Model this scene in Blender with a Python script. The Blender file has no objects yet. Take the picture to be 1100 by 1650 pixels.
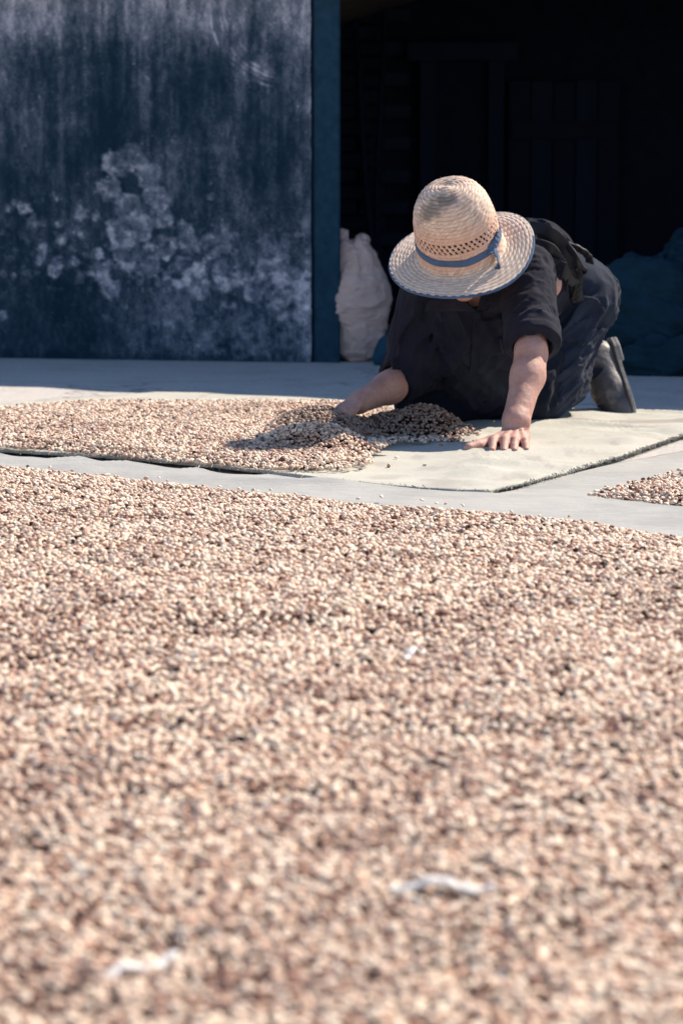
import bpy, bmesh, math, random
import numpy as np
from mathutils import Vector, Matrix

scene = bpy.context.scene
COL = scene.collection
rng = np.random.default_rng(7)
random.seed(7)

# ---------------------------------------------------------------- camera, sky, sun, exposure
CAM_H = 0.66
FPX = 85.0 / 36.0 * 1650.0
PITCH = math.atan((825 - 300) / FPX)
cam_d = bpy.data.cameras.new('camera')
cam_d.lens = 85.0
cam_d.sensor_fit = 'VERTICAL'
cam_d.sensor_height = 36.0
cam_d.sensor_width = 24.0
cam_d.clip_start = 0.05
cam_d.clip_end = 300.0
cam_d.dof.use_dof = True
cam_d.dof.focus_distance = 5.2
cam_d.dof.aperture_fstop = 5.8
cam = bpy.data.objects.new('camera', cam_d)
cam.location = (0, 0, CAM_H)
cam.rotation_euler = (math.pi / 2 - PITCH, 0, 0)
COL.objects.link(cam)
scene.camera = cam

TO_SUN = Vector((0.562, 0.435, 0.702)).normalized()
world = bpy.data.worlds.new('World')
scene.world = world
world.use_nodes = True
wn = world.node_tree.nodes
wl = world.node_tree.links
wn.clear()
w_out = wn.new('ShaderNodeOutputWorld')
w_bg = wn.new('ShaderNodeBackground')
w_sky = wn.new('ShaderNodeTexSky')
w_sky.sky_type = 'NISHITA'
w_sky.sun_disc = False
w_sky.sun_elevation = math.asin(TO_SUN.z)
w_sky.sun_rotation = math.atan2(TO_SUN.x, TO_SUN.y)
w_sky.air_density = 1.0
w_sky.dust_density = 0.3
w_sky.ozone_density = 3.0
w_bg.inputs['Strength'].default_value = 0.105
wl.new(w_sky.outputs[0], w_bg.inputs['Color'])
wl.new(w_bg.outputs[0], w_out.inputs['Surface'])

sun_d = bpy.data.lights.new('sun', 'SUN')
sun_d.energy = 4.9
sun_d.angle = math.radians(0.53)
sun_d.color = (1.0, 0.88, 0.72)
sun = bpy.data.objects.new('sun', sun_d)
sun.location = TO_SUN * 30
sun.rotation_euler = TO_SUN.to_track_quat('Z', 'Y').to_euler()
COL.objects.link(sun)

scene.view_settings.view_transform = 'Standard'
scene.view_settings.look = 'None'
scene.view_settings.gamma = 1.0
scene.view_settings.exposure = 0.66
scene.view_settings.use_curve_mapping = False
scene.render.engine = 'CYCLES'
scene.cycles.use_denoising = True
scene.cycles.max_bounces = 8

# ---------------------------------------------------------------- measuring helpers
CT, ST = math.cos(PITCH), math.sin(PITCH)
def ray(px, py):
    u = (px - 550) / FPX; v = (py - 825) / FPX
    return Vector((u, CT - v * ST, -ST - v * CT))
def at(px, py, Y):
    d = ray(px, py); t = Y / d.y
    return Vector((d.x * t, Y, CAM_H + d.z * t))
def gr(px, py, z=0.0):
    d = ray(px, py); t = (z - CAM_H) / d.z
    return Vector((d.x * t, d.y * t, z))

# ---------------------------------------------------------------- noise (numpy)
def _hash(ix, iy, iz, seed):
    h = (ix.astype(np.int64) * 374761393 + iy.astype(np.int64) * 668265263 + iz.astype(np.int64) * 2147483647 + seed * 1274126177) & 0xffffffff
    h = ((h ^ (h >> 13)) * 1274126177) & 0xffffffff
    h = h ^ (h >> 16)
    return (h & 0xffff).astype(np.float32) / 65535.0
def vnoise(x, y, z=None, seed=0):
    x = np.asarray(x, dtype=np.float64); y = np.asarray(y, dtype=np.float64)
    z = np.zeros_like(x) if z is None else np.asarray(z, dtype=np.float64)
    ix, iy, iz = np.floor(x), np.floor(y), np.floor(z)
    fx, fy, fz = x - ix, y - iy, z - iz
    fx = fx * fx * (3 - 2 * fx); fy = fy * fy * (3 - 2 * fy); fz = fz * fz * (3 - 2 * fz)
    r = 0
    for a in (0, 1):
        wa = fx if a else 1 - fx
        for b in (0, 1):
            wb = fy if b else 1 - fy
            for c in (0, 1):
                wc = fz if c else 1 - fz
                r = r + wa * wb * wc * _hash(ix + a, iy + b, iz + c, seed)
    return r
def fbm(x, y, z=None, seed=0, oct=4, gain=0.5):
    s, a, t = 0, 1.0, 0
    for o in range(oct):
        f = 2 ** o
        s = s + a * vnoise(np.asarray(x) * f, np.asarray(y) * f, None if z is None else np.asarray(z) * f, seed + o * 17)
        t += a; a *= gain
    return s / t
def sstep(a, b, x):
    t = np.clip((x - a) / (b - a), 0, 1)
    return t * t * (3 - 2 * t)

# ---------------------------------------------------------------- object helpers
def link(o, parent=None):
    COL.objects.link(o)
    if parent is not None:
        o.parent = parent
    return o
def tag(o, label=None, cat=None, group=None, kind=None):
    if label: o['label'] = label
    if cat: o['category'] = cat
    if group: o['group'] = group
    if kind: o['kind'] = kind
    return o
def empty(name, loc):
    o = bpy.data.objects.new(name, None)
    o.location = loc
    o.empty_display_size = 0.1
    return link(o)
def mesh_np(name, V, F, smooth=True):
    V = np.asarray(V, dtype=np.float32); F = np.asarray(F, dtype=np.int32)
    me = bpy.data.meshes.new(name)
    n = F.shape[1]
    me.vertices.add(len(V)); me.vertices.foreach_set('co', V.ravel())
    me.loops.add(F.size); me.loops.foreach_set('vertex_index', F.ravel())
    me.polygons.add(len(F))
    me.polygons.foreach_set('loop_start', np.arange(0, F.size, n, dtype=np.int32))
    me.update(calc_edges=True)
    me.validate()
    me.polygons.foreach_set('use_smooth', np.full(len(me.polygons), smooth, dtype=bool))
    return me
def obj(name, me, mat=None, parent=None, world_verts=True):
    """links a mesh whose vertices are world coordinates; under a parent they are moved to its frame."""
    o = bpy.data.objects.new(name, me)
    if mat is not None:
        me.materials.append(mat)
    link(o, parent)
    if parent is not None and world_verts:
        o.matrix_parent_inverse = Matrix.Translation(parent.location).inverted()
    return o
def set_attr(me, name, arr):
    a = me.attributes.new(name, 'FLOAT', 'POINT')
    a.data.foreach_set('value', np.asarray(arr, dtype=np.float32))
def grid_faces(nu, nv, close_u=False):
    """vertex index = u*nv + v"""
    f = []
    uu = np.arange(nu if close_u else nu - 1)
    vv = np.arange(nv - 1)
    a, b = np.meshgrid(uu, vv, indexing='ij')
    a2 = (a + 1) % nu
    return np.stack([a * nv + b, a2 * nv + b, a2 * nv + b + 1, a * nv + b + 1], -1).reshape(-1, 4)
def box_bm(bm, c, s, rot=None, bev=0.0):
    m = Matrix.Translation(c)
    if rot is not None:
        m = m @ rot.to_4x4()
    r = bmesh.ops.create_cube(bm, size=1.0, matrix=m @ Matrix.Diagonal((*s, 1)))
    if bev > 0:
        es = list({e for v in r['verts'] for e in v.link_edges})
        bmesh.ops.bevel(bm, geom=es, offset=bev, segments=2, affect='EDGES', profile=0.7)
def bm_mesh(name, bm, smooth=False):
    me = bpy.data.meshes.new(name)
    bmesh.ops.recalc_face_normals(bm, faces=bm.faces)
    bm.to_mesh(me); bm.free()
    if smooth:
        for p in me.polygons: p.use_smooth = True
    return me
def box_obj(name, c, s, mat, parent=None, rot=None, bev=0.0):
    bm = bmesh.new(); box_bm(bm, Vector(c), s, rot, bev)
    return obj(name, bm_mesh(name, bm), mat, parent)
def tube_np(path, radii, seg=10, caps=True):
    P = [Vector(p) for p in path]
    if not hasattr(radii, '__len__'): radii = [radii] * len(P)
    V, n = [], len(P)
    nrm = None
    for i in range(n):
        t = (P[min(i + 1, n - 1)] - P[max(i - 1, 0)]).normalized()
        if nrm is None:
            nrm = t.orthogonal().normalized()
        nrm = (nrm - t * nrm.dot(t)).normalized()
        b = t.cross(nrm)
        for k in range(seg):
            a = 2 * math.pi * k / seg
            V.append(P[i] + (nrm * math.cos(a) + b * math.sin(a)) * radii[i])
    F = []
    for i in range(n - 1):
        for k in range(seg):
            k2 = (k + 1) % seg
            F.append((i * seg + k, i * seg + k2, (i + 1) * seg + k2, (i + 1) * seg + k))
    if caps:
        F.append(tuple(range(seg))[::-1]); F.append(tuple((n - 1) * seg + k for k in range(seg)))
    return V, F
def tube_obj(name, path, radii, mat, parent=None, seg=10):
    V, F = tube_np(path, radii, seg)
    me = bpy.data.meshes.new(name); me.from_pydata([tuple(v) for v in V], [], F)
    for p in me.polygons: p.use_smooth = True
    return obj(name, me, mat, parent)

# ---------------------------------------------------------------- materials
class NT:
    def __init__(s, name):
        s.m = bpy.data.materials.new(name); s.m.use_nodes = True
        s.t = s.m.node_tree; s.t.nodes.clear()
        s.out = s.n('ShaderNodeOutputMaterial'); s.b = s.n('ShaderNodeBsdfPrincipled')
        s.l(s.b.outputs[0], s.out.inputs['Surface'])
    def n(s, typ, **kw):
        x = s.t.nodes.new(typ)
        for k, v in kw.items():
            if k in x.inputs: x.inputs[k].default_value = v
            else: setattr(x, k, v)
        return x
    def l(s, a, b): s.t.links.new(a, b)
    def coord(s, scale=(1, 1, 1), which='Object'):
        tc = s.n('ShaderNodeTexCoord'); mp = s.n('ShaderNodeMapping')
        mp.inputs['Scale'].default_value = scale
        s.l(tc.outputs[which], mp.inputs['Vector'])
        return mp.outputs[0]
    def noise(s, vec, scale, detail=4, rough=0.6):
        x = s.n('ShaderNodeTexNoise'); x.inputs['Scale'].default_value = scale
        x.inputs['Detail'].default_value = detail; x.inputs['Roughness'].default_value = rough
        s.l(vec, x.inputs['Vector']); return x.outputs['Fac']
    def ramp(s, fac, stops):
        r = s.n('ShaderNodeValToRGB'); e = r.color_ramp.elements
        while len(e) < len(stops): e.new(0.5)
        for i, (p, c) in enumerate(stops):
            e[i].position = p; e[i].color = (*c, 1) if len(c) == 3 else c
        s.l(fac, r.inputs['Fac']); return r.outputs['Color']
    def mix(s, fac, a, b, mode='MIX'):
        x = s.n('ShaderNodeMix', data_type='RGBA', blend_type=mode)
        for sock, v in ((x.inputs[0], fac), (x.inputs[6], a), (x.inputs[7], b)):
            if hasattr(v, 'links'): s.l(v, sock)
            elif isinstance(v, (int, float)): sock.default_value = v
            else: sock.default_value = (*v, 1)
        return x.outputs[2]
    def bump(s, h, strength=0.3, dist=0.01):
        x = s.n('ShaderNodeBump'); x.inputs['Strength'].default_value = strength; x.inputs['Distance'].default_value = dist
        s.l(h, x.inputs['Height']); s.l(x.outputs[0], s.b.inputs['Normal'])
    def attr(s, name):
        x = s.n('ShaderNodeAttribute'); x.attribute_name = name; return x.outputs['Fac']
def mat_simple(name, c1, c2, scale=20, rough=0.8, bump=0.2, bdist=0.003, detail=5, spec=0.3, stretch=(1, 1, 1)):
    t = NT(name); v = t.coord(stretch)
    f = t.noise(v, scale, detail)
    t.l(t.ramp(f, [(0.3, c1), (0.7, c2)]), t.b.inputs['Base Color'])
    t.b.inputs['Roughness'].default_value = rough
    t.b.inputs['Specular IOR Level'].default_value = spec
    if bump: t.bump(t.noise(v, scale * 3, 3), bump, bdist)
    return t.m
# ================================================================ SETTING
# ---- concrete yard
t = NT('yard_concrete')
v = t.coord()
f1 = t.noise(v, 1.3, 6, 0.65); f2 = t.noise(v, 60, 4, 0.7); f3 = t.noise(v, 9, 5, 0.6)
c = t.ramp(f1, [(0.25, (0.43, 0.405, 0.39)), (0.75, (0.55, 0.52, 0.49))])
c = t.mix(t.ramp(f3, [(0.35, (0, 0, 0)), (0.75, (0.55, 0.55, 0.55))]), c, (0.58, 0.545, 0.51))
cv = t.n('ShaderNodeTexVoronoi', feature='DISTANCE_TO_EDGE'); cv.inputs['Scale'].default_value = 0.55
wv = t.n('ShaderNodeVectorMath', operation='ADD'); ns = t.n('ShaderNodeTexNoise'); ns.inputs['Scale'].default_value = 3.0; ns.inputs['Detail'].default_value = 6
t.l(v, ns.inputs['Vector']); t.l(v, wv.inputs[0]); t.l(ns.outputs['Color'], wv.inputs[1]); t.l(wv.outputs[0], cv.inputs['Vector'])
c = t.mix(t.ramp(cv.outputs['Distance'], [(0.0, (0.75, 0.75, 0.75)), (0.010, (0, 0, 0))]), c, (0.10, 0.09, 0.085))
c = t.mix(t.ramp(t.noise(v, 2.6, 7, 0.7), [(0.50, (0, 0, 0)), (0.66, (0.55, 0.55, 0.55))]), c, (0.30, 0.275, 0.26))
c = t.mix(t.ramp(f2, [(0.30, (0.5, 0.5, 0.5)), (0.55, (0, 0, 0))]), c, (0.20, 0.185, 0.18))
t.l(c, t.b.inputs['Base Color']); t.b.inputs['Roughness'].default_value = 0.9
t.bump(t.noise(v, 45, 6, 0.7), 0.5, 0.004)
M_CONCRETE = t.m
g = np.linspace(-40, 40, 3)
V = [(x, y, 0) for x in (-60, 60) for y in (-40, 80)]
ground = obj('ground', mesh_np('ground', V, [(0, 2, 3, 1)], False), M_CONCRETE)
tag(ground, 'pale concrete yard in front of the shed', kind='structure')

# ---- facade line of the shed: y = 9.09 - 0.2077 x
WS = 0.2077
def wy(x): return 9.09 - WS * x
WT = Vector((1, -WS, 0)).normalized()
WN = Vector((-WS, -1, 0)).normalized()
WROT = Matrix((WT, -WN, Vector((0, 0, 1)))).transposed()      # local x along the wall, y into the shed

# ---- stained plaster wall, left of the doorway
t = NT('stained_plaster')
v = t.coord()
a = t.attr('stain')
fine = t.noise(v, 160, 4, 0.75); med = t.noise(v, 38, 5, 0.7)
streak = t.noise(t.coord((26, 26, 1.6)), 1.6, 5, 0.7)
def math_node(op, x, y=None):
    n = t.n('ShaderNodeMath', operation=op)
    for i, s in enumerate((x, y)):
        if s is None: continue
        if hasattr(s, 'links'): t.l(s, n.inputs[i])
        else: n.inputs[i].default_value = s
    return n.outputs[0]
k = math_node('ADD', a, math_node('MULTIPLY', math_node('SUBTRACT', fine, 0.5), 0.75))
k = math_node('ADD', k, math_node('MULTIPLY', math_node('SUBTRACT', med, 0.5), 0.26))
k = math_node('ADD', k, math_node('MULTIPLY', math_node('SUBTRACT', streak, 0.5), 0.12))
t.l(t.ramp(k, [(0.02, (0.007, 0.024, 0.044)), (0.25, (0.030, 0.055, 0.083)), (0.5, (0.155, 0.175, 0.225)), (0.8, (0.56, 0.54, 0.60)), (1.0, (0.76, 0.73, 0.78))]), t.b.inputs['Base Color'])
t.b.inputs['Roughness'].default_value = 0.92; t.b.inputs['Specular IOR Level'].default_value = 0.15
t.bump(k, 0.25, 0.004)
M_PLASTER = t.m
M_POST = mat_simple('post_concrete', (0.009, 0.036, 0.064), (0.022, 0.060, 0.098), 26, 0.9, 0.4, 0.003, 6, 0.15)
M_DARKWOOD = mat_simple('dark_wood', (0.003, 0.006, 0.020), (0.006, 0.010, 0.028), 9, 0.8, 0.3, 0.004, 5, 0.2, (1, 1, 0.15))  # inside wood, brick and mortar: the shed's darkness is put into the colour
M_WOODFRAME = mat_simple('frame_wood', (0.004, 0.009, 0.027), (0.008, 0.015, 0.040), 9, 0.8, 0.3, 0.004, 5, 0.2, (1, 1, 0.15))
M_BRICK = mat_simple('dark_brick', (0.004, 0.011, 0.026), (0.011, 0.020, 0.044), 14, 0.9, 0.5, 0.004)
M_MORTAR = mat_simple('dark_mortar', (0.002, 0.006, 0.018), (0.006, 0.011, 0.026), 20, 0.95, 0.4, 0.003)
M_ROOF = mat_simple('roof_tile', (0.10, 0.07, 0.06), (0.18, 0.12, 0.10), 12, 0.9, 0.3, 0.004)

def roof_z(x):
    return 1.41 if x < 0.0 else 1.41 + x * 0.348
def slab(name, xz, d0, d1, mat, parent=None, skew=None):
    """outline in the facade plane (x, z) given a thickness from depth d0 to d1 behind the facade line"""
    bm = bmesh.new()
    fr = [bm.verts.new(Vector((x, wy(x), z)) - WN * d0) for x, z in xz]
    dv = -WN if skew is None else Vector(skew)
    bk = [bm.verts.new(Vector((x, wy(x), z)) - WN * d0 + dv * (d1 - d0)) for x, z in xz]
    bm.faces.new(fr); bm.faces.new(bk[::-1]); n = len(xz)
    for i in range(n):
        j = (i + 1) % n
        bm.faces.new((fr[i], bk[i], bk[j], fr[j]))
    return obj(name, bm_mesh(name, bm), mat, parent)
WALL_R = -0.112
wall = slab('plaster_wall', [(-4.5, -0.05), (WALL_R, -0.05), (WALL_R, 1.408), (-4.5, 1.408)], 0.012, 0.22, M_PLASTER)
tag(wall, 'blue grey stained plaster wall with pale mould blooms, left of the dark doorway', 'wall')
# the plaster coat itself: a dense sheet with relief and a chipped right edge
nu, nv = 430, 380
xs = np.linspace(-2.3, WALL_R, nu); zs = np.linspace(0.0, 1.407, nv)
X, Z = np.meshgrid(xs, zs, indexing='ij')
PX = 550 + X / 9.22 * FPX * 1.0; PY = 300 + (0.66 - Z) * FPX / 9.22 * 1.015      # wall measures in photograph-sized units
def lobes(PX, PY):
    L = [(190,265,22),(214,257,23),(238,283,21),(179,300,20),(246,312,15),(205,332,23),(200,372,26),(226,368,20),(258,318,18),(266,348,17),
         (300,366,13),(303,390,17),(271,398,21),(241,420,24),(208,412,22),(337,388,11),(344,312,6),(315,448,21),(358,438,14),(386,448,17),
         (366,462,11),(435,440,25),(414,466,20),(477,458,23),(490,486,18),(70,396,11),(100,390,9),(115,402,11),(35,336,8),(9,336,6),
         (130,345,13),(60,425,12),(20,402,8),(86,432,14),(160,440,16),(180,470,14),(290,430,15),(330,470,13),(450,475,20)]
    lr = np.random.default_rng(3)
    for q in range(150):
        if q < 105: cx, cy = lr.uniform(-10, 335), lr.normal(425, 38)
        else: cx, cy = lr.uniform(330, 500), lr.normal(470, 28)
        L.append((cx, cy, lr.uniform(-2, 5)))
    wob = (fbm(PX / 17, PY / 17, seed=3, oct=2) - 0.5) * 20 + (fbm(PX / 5, PY / 5, seed=4, oct=3) - 0.5) * 12
    best = np.full(PX.shape, -99.0)
    inner = np.zeros(PX.shape)
    for cx, cy, r in L:
        d = r - np.hypot(PX - cx, (PY - cy) * 0.92) + wob
        best = np.maximum(best, d / 6.0)
    return best
lb = lobes(PX, PY)
edge = sstep(-0.9, 1.0, lb) * (1 - 0.38 * sstep(1.0, 3.0, lb)) * (0.62 + 0.76 * fbm(PX / 8, PY / 8, seed=6, oct=4)) * (0.72 + 0.45 * sstep(0.30, 0.60, fbm(PX / 24, PY / 24, seed=26, oct=4)))
edge = np.clip(edge, 0, 1)
st = 0.23 + 0.34 * (fbm(PX / 60, PY / 130, seed=11, oct=5) - 0.5)
st += 0.42 * (fbm(PX / 11, PY / 150, seed=12, oct=4) - 0.5) * sstep(420, 250, PY)
st += 0.30 * (fbm(PX / 5, PY / 12, seed=31, oct=4) - 0.5) + 0.28 * (fbm(PX / 30, PY / 34, seed=33, oct=5) - 0.5)
topb = 70 + 70 * (fbm(PX / 28, PY * 0, seed=21, oct=4) - 0.45) - 0.0 * PX
st += 0.26 * sstep(30, -45, PY - topb)
st += 0.10 * sstep(150, 60, PX) * sstep(330, 200, PY)
st -= 0.17 * np.exp(-((PX - 185) / 42) ** 2) * sstep(40, 110, PY) * sstep(300, 200, PY)
st -= 0.10 * np.exp(-((PX - 315) / 26) ** 2) * sstep(60, 130, PY) * sstep(330, 240, PY)
st -= 0.08 * sstep(330, 480, PY) * sstep(260, 60, PX)
# rubbed arcs, upper right
ang = np.degrees(np.arctan2(PY - 20, PX - 470)); rad = np.hypot(PX - 470, (PY - 20)) + 5 * (fbm(PX / 30, PY / 30, seed=5) - 0.5)
am = sstep(96, 112, ang) * sstep(182, 165, ang)
arc = np.zeros_like(PX)
for r0, w, q in ((126, 1.8, 1.0), (117, 1.5, 0.5), (111, 2.2, 0.75), (104, 1.6, 0.7), (95, 1.6, 0.35)):
    arc = np.maximum(arc, q * np.exp(-((rad - r0) / w) ** 2))
st += 0.38 * arc * am * sstep(0.36, 0.62, fbm(PX / 16, PY / 16, seed=47, oct=4))
st += 0.22 * np.exp(-(((PX - 412) / 26) ** 2 + ((PY - 112) / 22) ** 2)) * fbm(PX / 9, PY / 9, seed=8)* 1.6
st = np.maximum(st, st * (1 - edge) + edge * (0.56 + 0.50 * (fbm(PX / 9, PY / 9, seed=9, oct=4) - 0.5)))
patch = sstep(0.56, 0.66, fbm(PX / 16, PY / 13, seed=14, oct=5)) * sstep(330, 400, PY) * sstep(500, 450, PY)
st += 0.20 * patch
low = sstep(470, 520, PY) * sstep(120, 320, PX)
st += low * (0.09 + 0.44 * (fbm(PX / 9, PY / 9, seed=15, oct=5) - 0.5))
st -= 0.10 * sstep(565, 580, PY)
st += (0.13 + 0.34 * (fbm(PX / 14, PY / 30, seed=16, oct=4) - 0.5)) * sstep(470, 497, PX)
spk = vnoise(PX / 2.6, PY / 2.6, seed=18)
st += 0.35 * sstep(0.90, 0.97, spk) * sstep(0.45, 0.6, fbm(PX / 50, PY / 60, seed=19)) 
relief = 0.003 * (fbm(PX / 40, PY / 40, seed=40, oct=5) - 0.5) + 0.0016 * edge + 0.0012 * (fbm(PX / 6, PY / 6, seed=41) - 0.5)
chip = sstep(0.03, 0.0, WALL_R - X) * 0.006 * fbm(Z * 30, Z * 0, seed=42, oct=4)
Xe = X - np.where(X > WALL_R - 0.001, 0.006 * fbm(Z * 22, Z * 0, seed=43, oct=5), 0)
off = relief - chip
VV = np.stack([Xe + WN.x * off, wy(Xe) + WN.y * off, Z], -1).reshape(-1, 3)
me = mesh_np('plaster_coat', VV, grid_faces(nu, nv)[:, ::-1])
set_attr(me, 'stain', np.clip(st, 0, 1).ravel())
coat = obj('plaster_coat', me, M_PLASTER, wall)
md = coat.modifiers.new('thickness', 'SOLIDIFY'); md.thickness = 0.010; md.offset = -1
# normals of the sheet must face the yard
if me.polygons[0].normal.dot(WN) < 0:
    me.flip_normals()
# ---- door post
post = slab('door_post', [(WALL_R + 0.003, -0.05), (-0.008, -0.05), (-0.008, roof_z(-0.06) - 0.02), (WALL_R + 0.003, roof_z(-0.06) - 0.02)], 0.016, 0.20, M_POST, None, (-0.02, 1, 0))
bm = bmesh.new(); bm.from_mesh(post.data)
bmesh.ops.bevel(bm, geom=list(bm.edges), offset=0.006, segments=2, affect='EDGES'); bm.to_mesh(post.data); bm.free()
tag(post, 'smooth dark blue concrete post between the stained wall and the doorway', 'post')
# ---- gable over the doorway, and wall right of it (outside the frame)
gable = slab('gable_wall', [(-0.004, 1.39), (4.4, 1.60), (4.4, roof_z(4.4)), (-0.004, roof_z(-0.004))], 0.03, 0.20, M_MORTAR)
tag(gable, 'dark masonry above the wide shed doorway', 'wall')
rw = slab('side_wall', [(2.9, -0.05), (4.4, -0.05), (4.4, 1.617), (2.9, 1.617)], 0.03, 0.20, M_PLASTER)
tag(rw, 'plaster wall to the right of the shed doorway', 'wall')
# ---- roof slab with a rough tiled verge; it throws the long shade over the yard
n = 60
bm = bmesh.new()
rows = []
for i in range(n + 1):
    x = -4.5 + 9.0 * i / n
    o = 0.05 + 0.04 * math.sin(i * 1.7) * random.random() + 0.03 * random.random()
    z = roof_z(x)
    f = Vector((x, wy(x), z)) + WN * o
    b = Vector((x, 13.2, z))
    rows.append([bm.verts.new(f), bm.verts.new(b), bm.verts.new(b + Vector((0, 0, 0.09))), bm.verts.new(f + Vector((0, 0, 0.09)))])
for i in range(n):
    for k in range(4):
        bm.faces.new((rows[i][k], rows[i][(k + 1) % 4], rows[i + 1][(k + 1) % 4], rows[i + 1][k]))
bm.faces.new(rows[0]); bm.faces.new(rows[-1][::-1])
roof = obj('shed_roof', bm_mesh('shed_roof', bm), M_ROOF)
tag(roof, 'low sloping tiled shed roof above the doorway', 'roof')

# ---- inside the shed: brick back wall, door frame, plank door, poles
BY = 11.6
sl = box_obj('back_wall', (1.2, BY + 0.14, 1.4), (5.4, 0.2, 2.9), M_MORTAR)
tag(sl, 'dark brick wall deep inside the dark shed', 'wall')
bm = bmesh.new(); box_bm(bm, Vector((0, 0, 0)), (0.235, 0.10, 0.062), None, 0.006)
brick_me = bm_mesh('brick', bm); brick_me.materials.append(M_BRICK)
for r in range(21):
    for k in range(4):
        x = -0.42 + 0.25 * k + (0.125 if r % 2 else 0); z = 0.036 + r * 0.0745
        if x + 0.12 > 0.33: continue
        b = bpy.data.objects.new('brick', brick_me); link(b, sl)
        b.matrix_parent_inverse = Matrix.Identity(4)
        b.location = (x + random.uniform(-.006, .006), BY + random.uniform(-0.006, 0.014), z + random.uniform(-.004, .004))
        b.rotation_euler = (0, random.uniform(-.02, .02), random.uniform(-.03, .03))
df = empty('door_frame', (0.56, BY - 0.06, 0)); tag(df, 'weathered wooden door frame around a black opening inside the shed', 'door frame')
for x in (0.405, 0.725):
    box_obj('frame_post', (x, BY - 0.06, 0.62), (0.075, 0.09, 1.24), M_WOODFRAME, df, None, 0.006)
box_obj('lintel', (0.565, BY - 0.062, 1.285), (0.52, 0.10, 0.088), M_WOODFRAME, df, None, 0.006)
box_obj('opening', (0.565, BY - 0.02, 0.62), (0.24, 0.02, 1.238), M_MORTAR, df)  # solid dark panel standing for the shade in the opening
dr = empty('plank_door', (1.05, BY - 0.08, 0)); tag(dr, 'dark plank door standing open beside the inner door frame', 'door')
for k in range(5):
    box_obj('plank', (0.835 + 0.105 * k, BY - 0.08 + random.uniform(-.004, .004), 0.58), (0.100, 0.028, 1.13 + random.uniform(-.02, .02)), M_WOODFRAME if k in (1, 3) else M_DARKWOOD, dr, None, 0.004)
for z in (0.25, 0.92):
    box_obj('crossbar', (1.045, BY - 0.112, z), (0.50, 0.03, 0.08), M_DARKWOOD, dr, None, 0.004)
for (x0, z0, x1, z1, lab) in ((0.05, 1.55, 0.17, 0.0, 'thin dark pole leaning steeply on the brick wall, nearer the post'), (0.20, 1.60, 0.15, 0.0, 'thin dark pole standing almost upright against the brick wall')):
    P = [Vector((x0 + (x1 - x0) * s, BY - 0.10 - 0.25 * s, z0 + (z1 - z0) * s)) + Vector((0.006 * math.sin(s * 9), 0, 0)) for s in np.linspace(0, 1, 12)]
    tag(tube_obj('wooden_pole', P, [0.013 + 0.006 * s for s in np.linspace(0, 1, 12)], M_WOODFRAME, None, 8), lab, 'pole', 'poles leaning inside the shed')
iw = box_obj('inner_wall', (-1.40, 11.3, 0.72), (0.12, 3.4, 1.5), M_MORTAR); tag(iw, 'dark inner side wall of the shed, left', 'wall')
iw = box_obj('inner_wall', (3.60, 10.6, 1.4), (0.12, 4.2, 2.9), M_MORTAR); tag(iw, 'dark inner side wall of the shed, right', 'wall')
# ================================================================ DRYING SHEETS AND COFFEE BEANS
def poly(pts, z=0.0): return np.array([[*gr(x, y, z)[:2]] for x, y in pts])
def resample(p, n):
    p = np.asarray(p); s = np.concatenate([[0], np.cumsum(np.hypot(*np.diff(p, axis=0).T))])
    q = np.linspace(0, s[-1], n)
    return np.stack([np.interp(q, s, p[:, 0]), np.interp(q, s, p[:, 1])], -1)
def inside(pt, pl):
    x, y = pt[:, 0], pt[:, 1]; r = np.zeros(len(pt), bool); n = len(pl)
    for i in range(n):
        x0, y0 = pl[i]; x1, y1 = pl[(i + 1) % n]
        c = ((y0 > y) != (y1 > y))
        with np.errstate(divide='ignore', invalid='ignore'):
            r ^= c & (x < (x1 - x0) * (y - y0) / (y1 - y0) + x0)
    return r
def pdist(pt, line):
    d = np.full(len(pt), 1e9)
    for i in range(len(line) - 1):
        a, b = line[i], line[i + 1]; ab = b - a; L = ab @ ab
        if L < 1e-12: continue
        h = np.clip(((pt - a) @ ab) / L, 0, 1)
        d = np.minimum(d, np.hypot(*(pt - a - h[:, None] * ab).T))
    return d

# ---- sheets
t = NT('plastic_sheet')
v = t.coord()
t.l(t.mix(t.ramp(t.noise(v, 5, 5), [(0.40, (0, 0, 0)), (0.68, (0.9, 0.9, 0.9))]), (0.44, 0.435, 0.41), (0.35, 0.345, 0.335)), t.b.inputs['Base Color'])
t.b.inputs['Roughness'].default_value = 0.55; t.b.inputs['Specular IOR Level'].default_value = 0.35
t.bump(t.noise(t.coord((1, 2.2, 1)), 16, 6, 0.65), 0.55, 0.010)
M_PLASTIC = t.m
t = NT('canvas_sheet')
v = t.coord(); a = t.attr('stain')
c = t.ramp(t.noise(v, 7, 5), [(0.3, (0.415, 0.405, 0.355)), (0.7, (0.505, 0.49, 0.435))])
c = t.mix(t.ramp(t.noise(v, 55, 4), [(0.62, (0, 0, 0)), (0.78, (0.5, 0.5, 0.5))]), c, (0.50, 0.46, 0.40))
c = t.mix(a, c, (0.30, 0.27, 0.25))
t.l(c, t.b.inputs['Base Color']); t.b.inputs['Roughness'].default_value = 0.9
t.bump(t.noise(t.coord((1, 1.6, 1)), 70, 4), 0.5, 0.004)
M_CANVAS = t.m

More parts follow.
